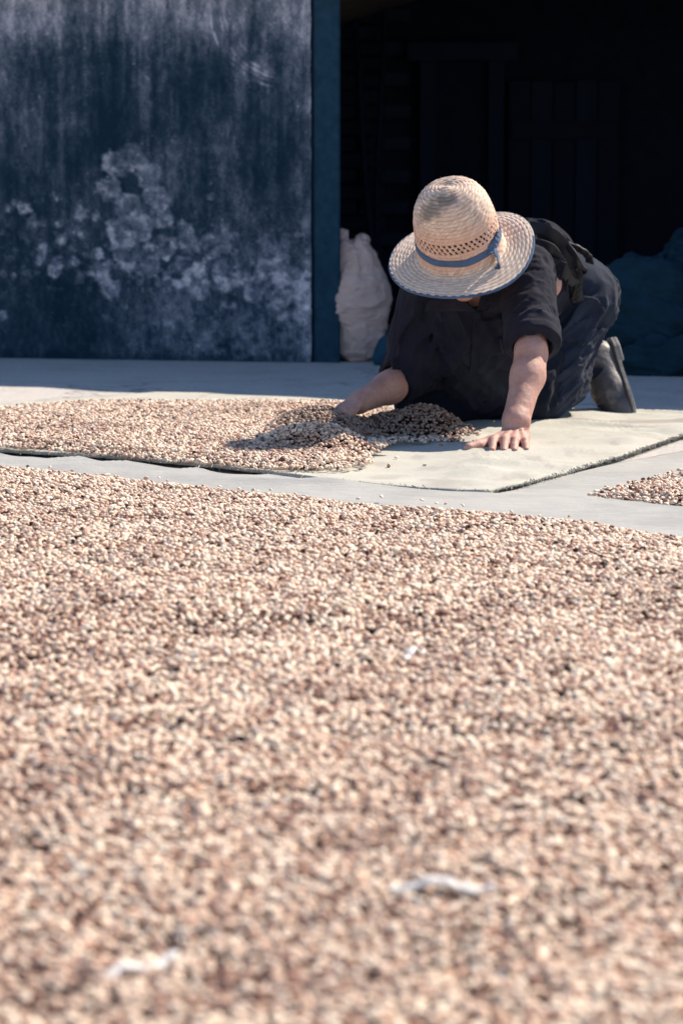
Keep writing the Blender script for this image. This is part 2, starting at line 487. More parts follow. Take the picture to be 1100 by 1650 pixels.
def sheet(name, front, back, nu, nv, zf, mat, thick, power=1.0, fray=0.0, stain=None):
    F = resample(front, nu); B = resample(back, nu)
    w = (1 - (1 - np.linspace(0, 1, nv)) ** power)
    P = F[:, None, :] * (1 - w[None, :, None]) + B[:, None, :] * w[None, :, None]
    if fray:
        n = fray * ((fbm(np.arange(nu) * 0.09, np.zeros(nu), seed=77, oct=3) - 0.5) * 2 + 0.8 * (vnoise(np.arange(nu) * 0.9, np.zeros(nu), seed=78) - 0.5))
        P[:, 0, 1] += n; P[:, -1, 1] += n[::-1]
    z = zf(P[..., 0], P[..., 1], w[None, :] * np.ones((nu, 1)))
    V = np.concatenate([P, z[..., None]], -1).reshape(-1, 3)
    me = mesh_np(name, V, grid_faces(nu, nv))
    if me.polygons[len(me.polygons) // 2].normal.z < 0: me.flip_normals()
    if stain is not None: set_attr(me, 'stain', stain(P[..., 0], P[..., 1]).ravel())
    o = obj(name, me, mat)
    md = o.modifiers.new('thickness', 'SOLIDIFY'); md.thickness = thick; md.offset = -1
    return o
A_back = poly([(-900, 640), (-400, 700), (0, 735), (250, 756), (450, 775), (540, 783), (780, 797), (925, 803), (1100, 826), (1500, 872), (1900, 915)], 0.012)
A_front = np.array([[-2.3, 1.15], [2.3, 1.15]])
C_front = poly([(700, 803), (860, 812), (1000, 826), (1150, 850), (1500, 900), (1900, 950)])
C_back = poly([(868, 781), (893, 772), (985, 752), (1078, 733), (1200, 712), (1400, 690), (1900, 680)])
B_front = poly([(-900, 640), (-400, 690), (0, 727), (200, 739), (350, 753), (560, 779), (700, 790), (780, 794), (832, 784), (890, 768), (1000, 737), (1100, 702), (1250, 680)], 0.011)
B_back = poly([(-900, 612), (-400, 632), (0, 655), (250, 637), (400, 639), (560, 642), (800, 656), (930, 669), (1100, 672), (1250, 674)])
def zA(x, y, w):
    edge = sstep(0.9, 1.0, w)
    return 0.009 + 0.014 * edge * fbm(x * 5, y * 9, seed=50, oct=3) + 0.012 * edge * (1 - np.abs(2 * vnoise(x * 2.2 + y * 4, y * 6 - x * 2, seed=51) - 1)) ** 3 
def zC(x, y, w):
    return 0.003 + 0.004 * fbm(x * 8, y * 8, seed=52, oct=3)
B_pts = np.concatenate([B_front, B_back[::-1]])
def zB(x, y, w):
    edge = sstep(0.12, 0.0, w)
    r = (1 - np.abs(2 * vnoise(x * 3 - y * 5, y * 9 + x * 3, seed=53) - 1)) ** 3
    bump = sstep(0.15, 0.35, x)                       # the uncovered part is rumpled
    return 0.011 + 0.006 * fbm(x * 4, y * 5, seed=54, oct=2) * edge + bump * (1 - 0.8 * edge) * (0.016 * r + 0.012 * fbm(x * 6, y * 11, seed=55, oct=4)) + 0.002 * edge * vnoise(x * 40, y * 40, seed=56)
def stain_shadowB(x, y):
    P1 = np.stack([x.ravel(), y.ravel()], -1)
    s = np.zeros(x.size)
    for pts, wd in (([(930, 694), (1010, 692), (1110, 690)], 0.055), ([(880, 690), (930, 694)], 0.03)):  # rear band darker; its left tail paints the leg's cast shadow
        d = pdist(P1, poly(pts)); s = np.maximum(s, sstep(wd, wd * 0.55, d + 0.03 * (fbm(P1[:, 0] * 14, P1[:, 1] * 14, seed=60) - 0.5)))
    d = pdist(P1, poly([(612, 780), (630, 776)])); s = np.maximum(s, 0.5 * sstep(0.05, 0.02, d + 0.04 * (fbm(P1[:, 0] * 25, P1[:, 1] * 25, seed=62) - 0.5)))
    s = np.maximum(s, 0.55 * sstep(0.60, 0.76, fbm(P1[:, 0] * 22, P1[:, 1] * 9, seed=61, oct=5)))
    return s.reshape(x.shape) * 0.85
sC = sheet('plastic_sheet', C_front, C_back, 120, 40, zC, M_PLASTIC, 0.002)
tag(sC, 'pale plastic sheet under the small bean spread at the right edge', 'sheet')
sA = sheet('plastic_sheet', A_front, A_back, 260, 120, zA, M_PLASTIC, 0.002, 2.2)
tag(sA, 'pale plastic sheet under the big near spread of beans', 'sheet')
sB = sheet('canvas_sheet', B_front, B_back, 420, 90, zB, M_CANVAS, 0.007, 1.0, 0.004, stain_shadowB)
V, F = [], []
fl = resample(B_front, 1500)
for q in range(0, 1500):
    if random.random() < 0.25: continue
    px_, py_ = fl[q]; L_ = random.uniform(0.004, 0.013); a_ = random.uniform(-0.7, 0.7)
    dx_, dy_ = math.sin(a_) * L_ + (0.004 if px_ > 0.4 else 0), -math.cos(a_) * L_
    z_ = 0.016 + random.uniform(-0.006, 0.003); w_ = random.uniform(0.0006, 0.0012); b_ = len(V)
    V += [(px_ - w_, py_ + 0.004, z_), (px_ + w_, py_ + 0.004, z_), (px_ + dx_ + w_ * .5, py_ + dy_, z_ - random.uniform(0, 0.008)), (px_ + dx_ - w_ * .5, py_ + dy_, z_ - 0.004), (px_, py_ + 0.004, z_ + 2 * w_)]
    F += [(b_, b_ + 1, b_ + 2), (b_ + 1, b_ + 4, b_ + 2), (b_ + 4, b_, b_ + 3), (b_ + 4, b_ + 3, b_ + 2), (b_, b_ + 2, b_ + 3)]
tag(obj('fringe', mesh_np('fringe', V, F, False), M_CANVAS, sB), kind='stuff')
tag(sB, 'thick cream canvas with a frayed edge that the worker kneels on', 'sheet')

# ---- bean meshes
def bean_mesh(name, L, W, H, seed):
    r = np.random.default_rng(seed); nr, ns = 7, 10
    V = [(0, 0, 0)] * 0; F = []
    for i in range(1, nr):
        a = math.pi * i / nr; x = -math.cos(a) * L / 2; rr = math.sin(a) ** 0.85
        for k in range(ns):
            b = 2 * math.pi * k / ns
            y = math.cos(b) * W / 2 * rr; z = math.sin(b) * H * rr
            if z < 0: z *= 0.42
            if k in (7, 8) and False: z *= 0.2
            if abs(math.cos(b)) < 0.35 and z < 0: z = 0.10 * H * rr        # the crease on the flat side
            V.append((x, y * (1 + 0.06 * r.normal()), z * (1 + 0.05 * r.normal())))
    s = len(V); V += [(-L / 2, 0, 0), (L / 2, 0, 0)]
    for i in range(nr - 2):
        for k in range(ns):
            F.append((i * ns + k, i * ns + (k + 1) % ns, (i + 1) * ns + (k + 1) % ns, (i + 1) * ns + k))
    for k in range(ns):
        F.append((s, (k + 1) % ns, k)); F.append((s + 1, (nr - 2) * ns + k, (nr - 2) * ns + (k + 1) % ns))
    me = bpy.data.meshes.new(name); me.from_pydata(V, [], F)
    bm = bmesh.new(); bm.from_mesh(me); bmesh.ops.recalc_face_normals(bm, faces=bm.faces); bm.to_mesh(me); bm.free()
    for p in me.polygons: p.use_smooth = True
    return me
t = NT('parchment_bean')
oi = t.n('ShaderNodeObjectInfo'); geo = t.n('ShaderNodeNewGeometry')
pat = t.noise(geo.outputs['Position'], 5.5, 3, 0.6)
cr = t.ramp(oi.outputs['Random'], [(0.0, (0.020, 0.010, 0.008)), (0.04, (0.06, 0.024, 0.018)), (0.08, (0.28, 0.135, 0.095)), (0.24, (0.58, 0.36, 0.26)), (0.44, (0.80, 0.60, 0.45)), (1.0, (0.92, 0.80, 0.645))])
cr = t.mix(t.ramp(pat, [(0.50, (0, 0, 0)), (0.68, (0.48, 0.48, 0.48))]), cr, (0.27, 0.135, 0.10), 'MIX')
mott = t.noise(t.coord((1, 1, 1)), 380, 3, 0.6)
cr = t.mix(t.ramp(mott, [(0.50, (0, 0, 0)), (0.80, (0.4, 0.4, 0.4))]), cr, (0.42, 0.25, 0.18))
# shade over the two heaps, painted in: beans there take a darker brown
heap_shade = None
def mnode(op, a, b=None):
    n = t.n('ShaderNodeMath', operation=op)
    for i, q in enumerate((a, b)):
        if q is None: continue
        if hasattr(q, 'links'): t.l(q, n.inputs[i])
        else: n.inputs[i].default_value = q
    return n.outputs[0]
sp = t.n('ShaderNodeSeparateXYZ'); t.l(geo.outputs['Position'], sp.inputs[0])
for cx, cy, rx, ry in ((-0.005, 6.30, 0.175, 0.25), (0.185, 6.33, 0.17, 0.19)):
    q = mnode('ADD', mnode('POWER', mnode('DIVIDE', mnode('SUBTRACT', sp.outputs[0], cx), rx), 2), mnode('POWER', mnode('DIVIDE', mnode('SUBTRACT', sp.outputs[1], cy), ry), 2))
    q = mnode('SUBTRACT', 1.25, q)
    heap_shade = q if heap_shade is None else mnode('MAXIMUM', heap_shade, q)
heap_shade = mnode('ADD', heap_shade, mnode('MULTIPLY', mnode('SUBTRACT', t.noise(geo.outputs['Position'], 22, 3), 0.5), 1.4))
cr = t.mix(t.ramp(heap_shade, [(0.0, (0, 0, 0)), (0.5, (0.72, 0.72, 0.72))]), cr, (0.15, 0.082, 0.062))
t.l(cr, t.b.inputs['Base Color']); t.b.inputs['Roughness'].default_value = 0.5; t.b.inputs['Specular IOR Level'].default_value = 0.35
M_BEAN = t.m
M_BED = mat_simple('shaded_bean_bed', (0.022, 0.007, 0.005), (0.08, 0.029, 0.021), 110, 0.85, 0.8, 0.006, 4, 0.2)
bean_col = bpy.data.collections.new('bean_shapes')          # instanced by the spreads, not linked into the scene itself
bean_mes = []
for i, (L, W, H) in enumerate(((0.0116, 0.0080, 0.0044), (0.0104, 0.0076, 0.0042), (0.0124, 0.0078, 0.0041), (0.0098, 0.0080, 0.0045), (0.0114, 0.0072, 0.0039))):
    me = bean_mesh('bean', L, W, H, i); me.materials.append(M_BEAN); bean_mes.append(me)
    o = bpy.data.objects.new('bean_shape', me); bean_col.objects.link(o)

# ---- how thick the beans lie
A_edge = poly([(-900, 660), (-400, 716), (-100, 742), (0, 752), (150, 768), (300, 784), (500, 803), (545, 809), (700, 820), (825, 831), (960, 846), (1100, 866), (1500, 910), (1900, 950)], 0.020)
C_pol = poly([(943, 797), (1000, 783), (1050, 770), (1100, 757), (1250, 735), (1500, 720), (1800, 740), (1700, 860), (1400, 850), (1100, 817), (1010, 806)], 0.012)
B_pol = poly([(-700, 640), (-300, 664), (0, 658), (60, 652), (130, 649), (240, 641), (350, 646), (450, 646), (570, 648), (640, 662), (740, 690), (760, 702), (735, 712), (640, 712), (612, 722), (594, 748), (560, 755), (520, 757), (440, 757), (370, 752), (280, 744), (200, 737), (100, 728), (0, 721), (-300, 694), (-700, 655)], 0.022)
MOUNDS = [  # x, y, height, radius x, radius y
    (-0.060, 6.23, 0.062, 0.145, 0.19), (0.065, 6.27, 0.004, 0.14, 0.17),
    (0.180, 6.31, 0.056, 0.145, 0.14), (0.265, 6.29, 0.020, 0.11, 0.11),
    (-0.06, 5.88, 0.052, 0.155, 0.125), (-0.19, 5.80, 0.012, 0.18, 0.11)]
def thick(kind, P):
    x, y = P[:, 0], P[:, 1]
    if kind == 'A':
        d = np.interp(x, A_edge[:, 0], A_edge[:, 1]) - y
        d = np.minimum(d, 1.28 - np.abs(x)); d = d + 0.05 * (fbm(x * 9, y * 4, seed=70, oct=3) - 0.5)
        base = 0.010 + 0.034 * fbm(x * 3.2, y * 2.6, seed=71, oct=3) + 0.012 * (1 - np.abs(2 * vnoise(x * 2.2 + y * 0.6, y * 6.5, seed=72) - 1))
        return np.where(d > 0, base * (0.35 * sstep(0.0, 0.14, d) + 0.65 * sstep(0.1, 0.9, d)) + 0.002, -1)
    pl = C_pol if kind == 'C' else B_pol
    ins = inside(P, pl); d = pdist(P, np.vstack([pl, pl[:1]])); d = np.where(ins, d, -d)
    d = d + 0.035 * (fbm(x * 11, y * 7, seed=73, oct=3) - 0.5)
    base = 0.006 + 0.014 * fbm(x * 4, y * 3.4, seed=74, oct=3)
    if kind == 'B':
        base = base * sstep(0.16, -0.02, x)
    h = np.where(d > 0, base * (0.4 * sstep(0.0, 0.12, d) + 0.6 * sstep(0.05, 0.45, d)) + 0.002, 0)
    if kind == 'B':
        for mx, my, mh, rx, ry in MOUNDS:
            q = ((x - mx) / rx) ** 2 + ((y - my) / ry) ** 2
            h = h + mh * np.clip(1 - q, 0, 1) ** 1.2 * (0.9 + 0.25 * (fbm(x * 14, y * 14, seed=75) - 0.5))
    return np.where(h > 0.0015, h, -1)
GROUND_Z = {'A': 0.012, 'B': 0.020, 'C': 0.008}
def spread(kind, x0, x1, y0, y1, a, layers, wedge):
    out = []
    for L in range(layers):
        nx, ny = int((x1 - x0) / a), int((y1 - y0) / (a * 0.87))
        gx, gy = np.meshgrid(np.arange(nx), np.arange(ny), indexing='ij')
        X = x0 + (gx + 0.5 * (gy % 2)) * a; Y = y0 + gy * a * 0.87
        P = np.stack([X.ravel(), Y.ravel()], -1) + rng.uniform(-0.52, 0.52, (nx * ny, 2)) * a
        P = P[np.abs(P[:, 0] - 0.0) < 0.1412 * P[:, 1] + wedge]
        if L > 0: P = P[rng.random(len(P)) < 0.50]
        if L == 0: P = P[rng.random(len(P)) > 0.04 + 0.55 * sstep(0.58, 0.74, 0.55 * vnoise(P[:, 0] * 30, P[:, 1] * 30, seed=83) + 0.45 * vnoise(P[:, 0] * 7, P[:, 1] * 9, seed=84))]
        h = thick(kind, P)
        k = (h > 0) & ((h > 0.006) | (rng.random(len(P)) < 0.55) & (L == 0))
        P, h = P[k], h[k]
        z = GROUND_Z[kind] + h + 0.0028 + L * 0.0042 + rng.uniform(-0.0012, 0.0022, len(P))
        out.append(np.column_stack([P, z]))
    return np.concatenate(out)
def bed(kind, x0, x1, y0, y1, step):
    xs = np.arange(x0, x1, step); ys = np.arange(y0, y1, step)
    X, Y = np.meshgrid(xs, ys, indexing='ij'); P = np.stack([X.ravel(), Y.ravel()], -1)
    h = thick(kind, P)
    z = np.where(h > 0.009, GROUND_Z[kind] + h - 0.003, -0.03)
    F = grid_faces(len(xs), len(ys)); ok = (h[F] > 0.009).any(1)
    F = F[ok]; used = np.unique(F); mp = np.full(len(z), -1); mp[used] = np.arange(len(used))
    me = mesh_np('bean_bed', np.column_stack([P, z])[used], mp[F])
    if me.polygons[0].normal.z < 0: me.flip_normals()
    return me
def euler_rand(n):
    e = np.zeros((n, 3))
    e[:, 2] = rng.uniform(0, 2 * math.pi, n)
    e[:, 0] = rng.normal(0, 0.45, n) + np.where(rng.random(n) < 0.28, math.pi, 0)
    e[:, 1] = rng.normal(0, 0.28, n)
    return e
def gn_group():
    g = bpy.data.node_groups.new('bean_scatter', 'GeometryNodeTree')
    g.interface.new_socket('Geometry', in_out='INPUT', socket_type='NodeSocketGeometry')
    g.interface.new_socket('Geometry', in_out='OUTPUT', socket_type='NodeSocketGeometry')
    N = g.nodes; gi = N.new('NodeGroupInput'); go = N.new('NodeGroupOutput')
    ci = N.new('GeometryNodeCollectionInfo'); ci.inputs['Collection'].default_value = bean_col
    ci.inputs['Separate Children'].default_value = True; ci.inputs['Reset Children'].default_value = True
    ip = N.new('GeometryNodeInstanceOnPoints'); ip.inputs['Pick Instance'].default_value = True
    ra = N.new('GeometryNodeInputNamedAttribute'); ra.data_type = 'FLOAT_VECTOR'; ra.inputs['Name'].default_value = 'rot'
    sa = N.new('GeometryNodeInputNamedAttribute'); sa.data_type = 'FLOAT'; sa.inputs['Name'].default_value = 'size'
    ia = N.new('GeometryNodeInputNamedAttribute'); ia.data_type = 'INT'; ia.inputs['Name'].default_value = 'pick'
    er = N.new('FunctionNodeEulerToRotation')
    L = g.links
    L.new(gi.outputs[0], ip.inputs['Points']); L.new(ci.outputs[0], ip.inputs['Instance'])
    L.new(ia.outputs['Attribute'], ip.inputs['Instance Index'])
    L.new(ra.outputs['Attribute'], er.inputs[0]); L.new(er.outputs[0], ip.inputs['Rotation'])
    L.new(sa.outputs['Attribute'], ip.inputs['Scale']); L.new(ip.outputs[0], go.inputs[0])
    return g
GN = gn_group()
def scatter(name, P):
    n = len(P)
    me = bpy.data.meshes.new(name); me.vertices.add(n); me.vertices.foreach_set('co', P.astype(np.float32).ravel())
    a = me.attributes.new('rot', 'FLOAT_VECTOR', 'POINT'); a.data.foreach_set('vector', euler_rand(n).astype(np.float32).ravel())
    a = me.attributes.new('size', 'FLOAT', 'POINT'); a.data.foreach_set('value', rng.normal(1.0, 0.14, n).clip(0.55, 1.4).astype(np.float32))
    a = me.attributes.new('pick', 'INT', 'POINT'); a.data.foreach_set('value', rng.integers(0, 5, n).astype(np.int32))
    o = bpy.data.objects.new(name, me); link(o)
    m = o.modifiers.new('scatter', 'NODES'); m.node_group = GN
    return o
PA = spread('A', -1.6, 1.6, 1.25, 6.0, 0.0086, 2, 0.95)
PB = spread('B', -1.9, 0.5, 5.3, 7.1, 0.0082, 2, 0.85)
PC = spread('C', 0.4, 1.6, 4.3, 6.6, 0.0086, 2, 1.1)
# strays on the cloths
def strays(n, x0, x1, y0, y1, z):
    P = np.column_stack([rng.uniform(x0, x1, n), rng.uniform(y0, y1, n)]); return P
P = strays(900, -1.5, 1.3, 5.3, 6.9, 0)
inB = inside(P, B_pts); dB = pdist(P, np.vstack([B_pol, B_pol[:1]])); k = inB & ~inside(P, B_pol) & (rng.random(len(P)) < np.exp(-dB / 0.05))
zb = zB(P[:, 0], P[:, 1], np.full(len(P), 0.3)); PB = np.concatenate([PB, np.column_stack([P, zb + 0.004])[k]])
P = strays(2600, -1.3, 1.3, 4.6, 5.9, 0); dA = P[:, 1] - np.interp(P[:, 0], A_edge[:, 0], A_edge[:, 1]); aB = P[:, 1] < np.interp(P[:, 0], A_back[:, 0], A_back[:, 1]) - 0.01
k = (dA > 0) & aB & (rng.random(len(P)) < np.exp(-dA / 0.03)); PA = np.concatenate([PA, np.column_stack([P, np.full(len(P), 0.024)])[k]])
# the 300 beans that show largest: real single objects along the near edge of the picture
dirv = PA - np.array([0, 0, CAM_H])
dep = dirv[:, 1] * CT - dirv[:, 2] * ST
sx = dirv[:, 0] / dep * FPX + 550; sy = 825 - (dirv[:, 1] * ST + dirv[:, 2] * CT) / dep * FPX
vis = (sx > 8) & (sx < 1092) & (sy < 1640) & (sy > 0)
topl = np.arange(len(PA)) >= 0
zz = PA[:, 2] - (GROUND_Z['A'] + thick('A', PA[:, :2]))
vis &= zz > 0.0062
idx = np.where(vis)[0]; idx = idx[np.argsort(-sy[idx])][:300]
near = PA[idx]; PA = np.delete(PA, idx, axis=0)
er = euler_rand(len(near))
for i, p in enumerate(near):
    o = bpy.data.objects.new('coffee_bean', bean_mes[i % 5]); link(o)
    o.location = p; o.rotation_euler = er[i]
    tag(o, 'out-of-focus tan coffee bean at the very front of the near spread', 'coffee bean', 'beans along the very front of the near spread')
for nm, P, kd, ext in (('coffee_beans', PA, 'A', (-1.3, 1.3, 1.25, 6.0, 0.016)), ('coffee_beans', PB, 'B', (-1.6, 0.45, 5.3, 7.1, 0.012)), ('coffee_beans', PC, 'C', (0.45, 1.5, 4.3, 6.6, 0.014))):
    lab = {'A': 'big near spread of tan coffee beans drying on plastic', 'B': 'spread and heaps of coffee beans on the canvas by the worker', 'C': 'small spread of coffee beans at the right edge'}[kd]
    tag(scatter(nm, P), lab, 'coffee beans', None, 'stuff')
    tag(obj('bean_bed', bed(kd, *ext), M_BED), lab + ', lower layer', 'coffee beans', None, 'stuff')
print('beans', len(PA), len(PB), len(PC))
# ================================================================ SOFT FORMS: signed distance fields turned into one continuous mesh
class Field:
    def __init__(s, lo, hi, h):
        s.lo = np.array(lo, float); s.h = h
        s.n = np.ceil((np.array(hi) - s.lo) / h).astype(int) + 1
        s.d = np.full(tuple(s.n), 9.0, np.float32)
    def sub(s, lo, hi):
        a = np.clip(np.floor((np.array(lo) - s.lo) / s.h).astype(int), 0, s.n)
        b = np.clip(np.ceil((np.array(hi) - s.lo) / s.h).astype(int) + 1, 0, s.n)
        sl = tuple(slice(i, j) for i, j in zip(a, b))
        ax = [s.lo[i] + s.h * np.arange(a[i], b[i]) for i in range(3)]
        return sl, np.meshgrid(*ax, indexing='ij')
    def put(s, sl, v, k, op='add'):
        c = s.d[sl]
        if c.size == 0: return
        if op == 'add':
            h = np.maximum(k - np.abs(c - v), 0) / max(k, 1e-6)
            s.d[sl] = np.minimum(c, v) - h * h * k * 0.25
        else:
            v = -v
            h = np.maximum(k - np.abs(c - v), 0) / max(k, 1e-6)
            s.d[sl] = np.maximum(c, v) + h * h * k * 0.25
    def cap(s, p0, r0, p1, r1, k=0.01, op='add', flat=None):
        p0 = np.array(p0, float); p1 = np.array(p1, float); R = max(r0, r1) + 2 * k + 3 * s.h
        sl, (X, Y, Z) = s.sub(np.minimum(p0, p1) - R, np.maximum(p0, p1) + R)
        ab = p1 - p0; L = ab @ ab
        dx, dy, dz = X - p0[0], Y - p0[1], Z - p0[2]
        u = (dx * ab[0] + dy * ab[1] + dz * ab[2]) / L
        t = np.clip(u, 0, 1)
        d = np.sqrt((dx - t * ab[0]) ** 2 + (dy - t * ab[1]) ** 2 + (dz - t * ab[2]) ** 2) - (r0 + (r1 - r0) * t)
        if flat:       # square ends: 'end' cuts the far end flat
            l = math.sqrt(L)
            d = np.maximum(d, (u - 1) * l) if flat == 'end' else np.maximum(np.maximum(d, (u - 1) * l), -u * l)
        s.put(sl, d, k, op)
    def ell(s, c, r, R=None, k=0.01, op='add'):
        c = np.array(c, float); r = np.array(r, float); m = r.max() + 2 * k + 3 * s.h
        sl, (X, Y, Z) = s.sub(c - m, c + m)
        P = np.stack([X - c[0], Y - c[1], Z - c[2]], -1)
        if R is not None: P = P @ np.array(R, float)          # columns of R = local axes
        k0 = np.sqrt(((P / r) ** 2).sum(-1)); k1 = np.sqrt(((P / r ** 2) ** 2).sum(-1)) + 1e-9
        s.put(sl, k0 * (k0 - 1) / k1, k, op)
    def chain(s, pts, rs, k=0.01):
        for i in range(len(pts) - 1): s.cap(pts[i], rs[i], pts[i + 1], rs[i + 1], k)
    def displace(s, fn, band=0.03):
        i = np.where(np.abs(s.d) < band)
        P = np.stack([s.lo[a] + s.h * i[a] for a in range(3)], -1)
        s.d[i] += fn(P).astype(np.float32)
    def mesh(s, name, relax=2):
        d = s.d; ins = d < 0
        nx, ny, nz = d.shape
        cnt = np.zeros((nx - 1, ny - 1, nz - 1), np.int8)
        cor = [(a, b, c) for a in (0, 1) for b in (0, 1) for c in (0, 1)]
        for a, b, c in cor: cnt += ins[a:nx - 1 + a, b:ny - 1 + b, c:nz - 1 + c]
        cells = np.argwhere((cnt > 0) & (cnt < 8))
        del cnt
        idx = np.full((nx - 1, ny - 1, nz - 1), -1, np.int32); idx[tuple(cells.T)] = np.arange(len(cells))
        val = {c: d[cells[:, 0] + c[0], cells[:, 1] + c[1], cells[:, 2] + c[2]] for c in cor}
        pos = np.zeros((len(cells), 3)); n = np.zeros(len(cells))
        for c in cor:
            for ax in range(3):
                if c[ax]: continue
                e = list(c); e[ax] = 1; e = tuple(e)
                va, vb = val[c], val[e]; x = (va < 0) != (vb < 0)
                t = np.where(x, va / np.where(x, va - vb, 1), 0)
                p = np.array(c, float)[None] + 0; p = np.repeat(p, len(cells), 0); p[:, ax] = t
                pos[x] += p[x]; n[x] += 1
        V = s.lo + s.h * (cells + pos / n[:, None])
        Q = []
        for ax in range(3):
            o1, o2 = [a for a in range(3) if a != ax]
            A = ins; sh = [nx, ny, nz]
            s0 = [slice(None)] * 3; s1 = [slice(None)] * 3
            s0[ax] = slice(0, sh[ax] - 1); s1[ax] = slice(1, sh[ax])
            x = A[tuple(s0)] != A[tuple(s1)]
            e = np.argwhere(x); e = e[(e[:, o1] > 0) & (e[:, o2] > 0) & (e[:, o1] < sh[o1] - 1) & (e[:, o2] < sh[o2] - 1)]
            def cid(d1, d2):
                q = e.copy(); q[:, o1] += d1; q[:, o2] += d2; return idx[tuple(q.T)]
            q = np.stack([cid(-1, -1), cid(0, -1), cid(0, 0), cid(-1, 0)], -1)
            flip = ins[tuple(e.T)]
            if ax == 1: flip = ~flip
            q[~flip] = q[~flip][:, ::-1]
            Q.append(q)
        Q = np.concatenate(Q); Q = Q[(Q >= 0).all(1)]
        for _ in range(relax):
            acc = np.zeros_like(V); c = np.zeros(len(V))
            for a, b in ((0, 1), (1, 2), (2, 3), (3, 0)):
                for i, j in ((a, b), (b, a)):
                    for q in range(3): acc[:, q] += np.bincount(Q[:, i], V[Q[:, j], q], len(V))
                    c += np.bincount(Q[:, i], minlength=len(V))
            V = V * 0.5 + 0.5 * acc / np.maximum(c, 1)[:, None]
        return mesh_np(name, V, Q)
def basis(x, z):
    x = Vector(x).normalized(); z = Vector(z); z = (z - x * z.dot(x)).normalized(); y = z.cross(x)
    return np.array([x[:], y[:], z[:]]).T
def folds(P, along, freq_across, freq_along, seed, sharp=1.5, warp=0.25):
    """soft cloth ridges running in the direction 'along' (0..1, 1 on a crest)"""
    a = np.array(Vector(along).normalized()); o = np.array(Vector(along).orthogonal().normalized()); b = np.cross(a, o)
    u, v, w = P @ a, P @ o, P @ b
    n = vnoise(u * freq_along + seed, v * freq_across + warp * np.sin(u * 30), w * freq_across, seed)
    m = vnoise(u * freq_along * 1.7 + seed, v * freq_across * 2.3 + 2 * n, w * freq_across * 2.3, seed + 50)
    return (1 - np.abs(2 * n - 1)) ** sharp + 0.40 * (1 - np.abs(2 * m - 1)) ** (sharp * 1.3)
# ================================================================ THE KNEELING WORKER
def skin_mat():
    t = NT('weathered_skin'); v = t.coord()
    c = t.ramp(t.noise(v, 22, 5), [(0.3, (0.46, 0.235, 0.185)), (0.7, (0.58, 0.345, 0.285))])
    c = t.mix(t.ramp(t.noise(v, 130, 3), [(0.5, (0, 0, 0)), (0.8, (0.45, 0.45, 0.45))]), c, (0.30, 0.12, 0.09))
    c = t.mix(t.ramp(t.noise(v, 420, 2), [(0.62, (0, 0, 0)), (0.75, (0.5, 0.5, 0.5))]), c, (0.26, 0.12, 0.08))
    t.l(c, t.b.inputs['Base Color']); t.b.inputs['Roughness'].default_value = 0.55; t.b.inputs['Specular IOR Level'].default_value = 0.35
    t.b.inputs['Subsurface Weight'].default_value = 0.12; t.b.inputs['Subsurface Radius'].default_value = (0.010, 0.004, 0.003); t.b.inputs['Subsurface Scale'].default_value = 0.5
    t.bump(t.noise(v, 190, 5, 0.75), 0.6, 0.002)
    return t.m
M_SKIN = skin_mat()
def cloth_mat(name, c1, c2, sheen=0.15, weave=900):
    t = NT(name); v = t.coord()
    c = t.ramp(t.noise(v, 16, 6, 0.65), [(0.3, c1), (0.7, c2)])
    t.l(c, t.b.inputs['Base Color']); t.b.inputs['Roughness'].default_value = 0.92; t.b.inputs['Specular IOR Level'].default_value = 0.12
    t.b.inputs['Sheen Weight'].default_value = sheen; t.b.inputs['Sheen Roughness'].default_value = 0.5
    t.bump(t.noise(v, weave, 2), 0.3, 0.001)
    return t.m
M_SHIRT = cloth_mat('faded_black_shirt', (0.010, 0.011, 0.021), (0.023, 0.023, 0.037), 0.03)
M_TROUSERS = cloth_mat('navy_trousers', (0.010, 0.015, 0.030), (0.024, 0.032, 0.056), 0.08)
M_APRON = cloth_mat('black_apron', (0.005, 0.007, 0.015), (0.010, 0.013, 0.024), 0.03)
M_STRAP = mat_simple('shiny_black_strap', (0.006, 0.007, 0.012), (0.014, 0.016, 0.024), 30, 0.55, 0.3, 0.002, 5, 0.35)
M_HAIR = mat_simple('dark_hair', (0.008, 0.006, 0.005), (0.02, 0.016, 0.013), 200, 0.6, 0.4, 0.002, 3, 0.3, (1, 1, 0.1))
M_SHOE = mat_simple('worn_black_leather', (0.050, 0.046, 0.055), (0.135, 0.120, 0.125), 34, 0.52, 0.4, 0.003, 7, 0.5)
M_SOLE = mat_simple('dusty_rubber_sole', (0.24, 0.22, 0.20), (0.42, 0.39, 0.36), 60, 0.9, 0.4, 0.002)

# joints (metres; worked out from the picture, the ground and plausible limb lengths)
N_ = np.array
wristL, elbowL, shouL = N_([0.428, 5.962, 0.052]), N_([0.479, 6.11, 0.240]), N_([0.484, 6.31, 0.445])
wristR, elbowR, shouR = N_([0.046, 6.30, 0.100]), N_([0.176, 6.47, 0.158]), N_([0.225, 6.49, 0.375])
neck = N_([0.355, 6.40, 0.430]); headc = N_([0.308, 6.205, 0.492])
chest = N_([0.385, 6.50, 0.365]); belly = N_([0.46, 6.64, 0.33]); back = N_([0.50, 6.62, 0.435]); waist = N_([0.565, 6.72, 0.395])
hipL, hipR = N_([0.645, 6.75, 0.360]), N_([0.480, 6.85, 0.340])
kneeL, kneeR = N_([0.529, 6.63, 0.085]), N_([0.270, 6.70, 0.085])
ankL, ankR = N_([0.678, 6.870, 0.165]), N_([0.50, 7.03, 0.150])

# ---------------- body: one continuous skin
B = Field((-0.02, 5.74, -0.005), (0.83, 7.12, 0.62), 0.0032)
K = 0.02
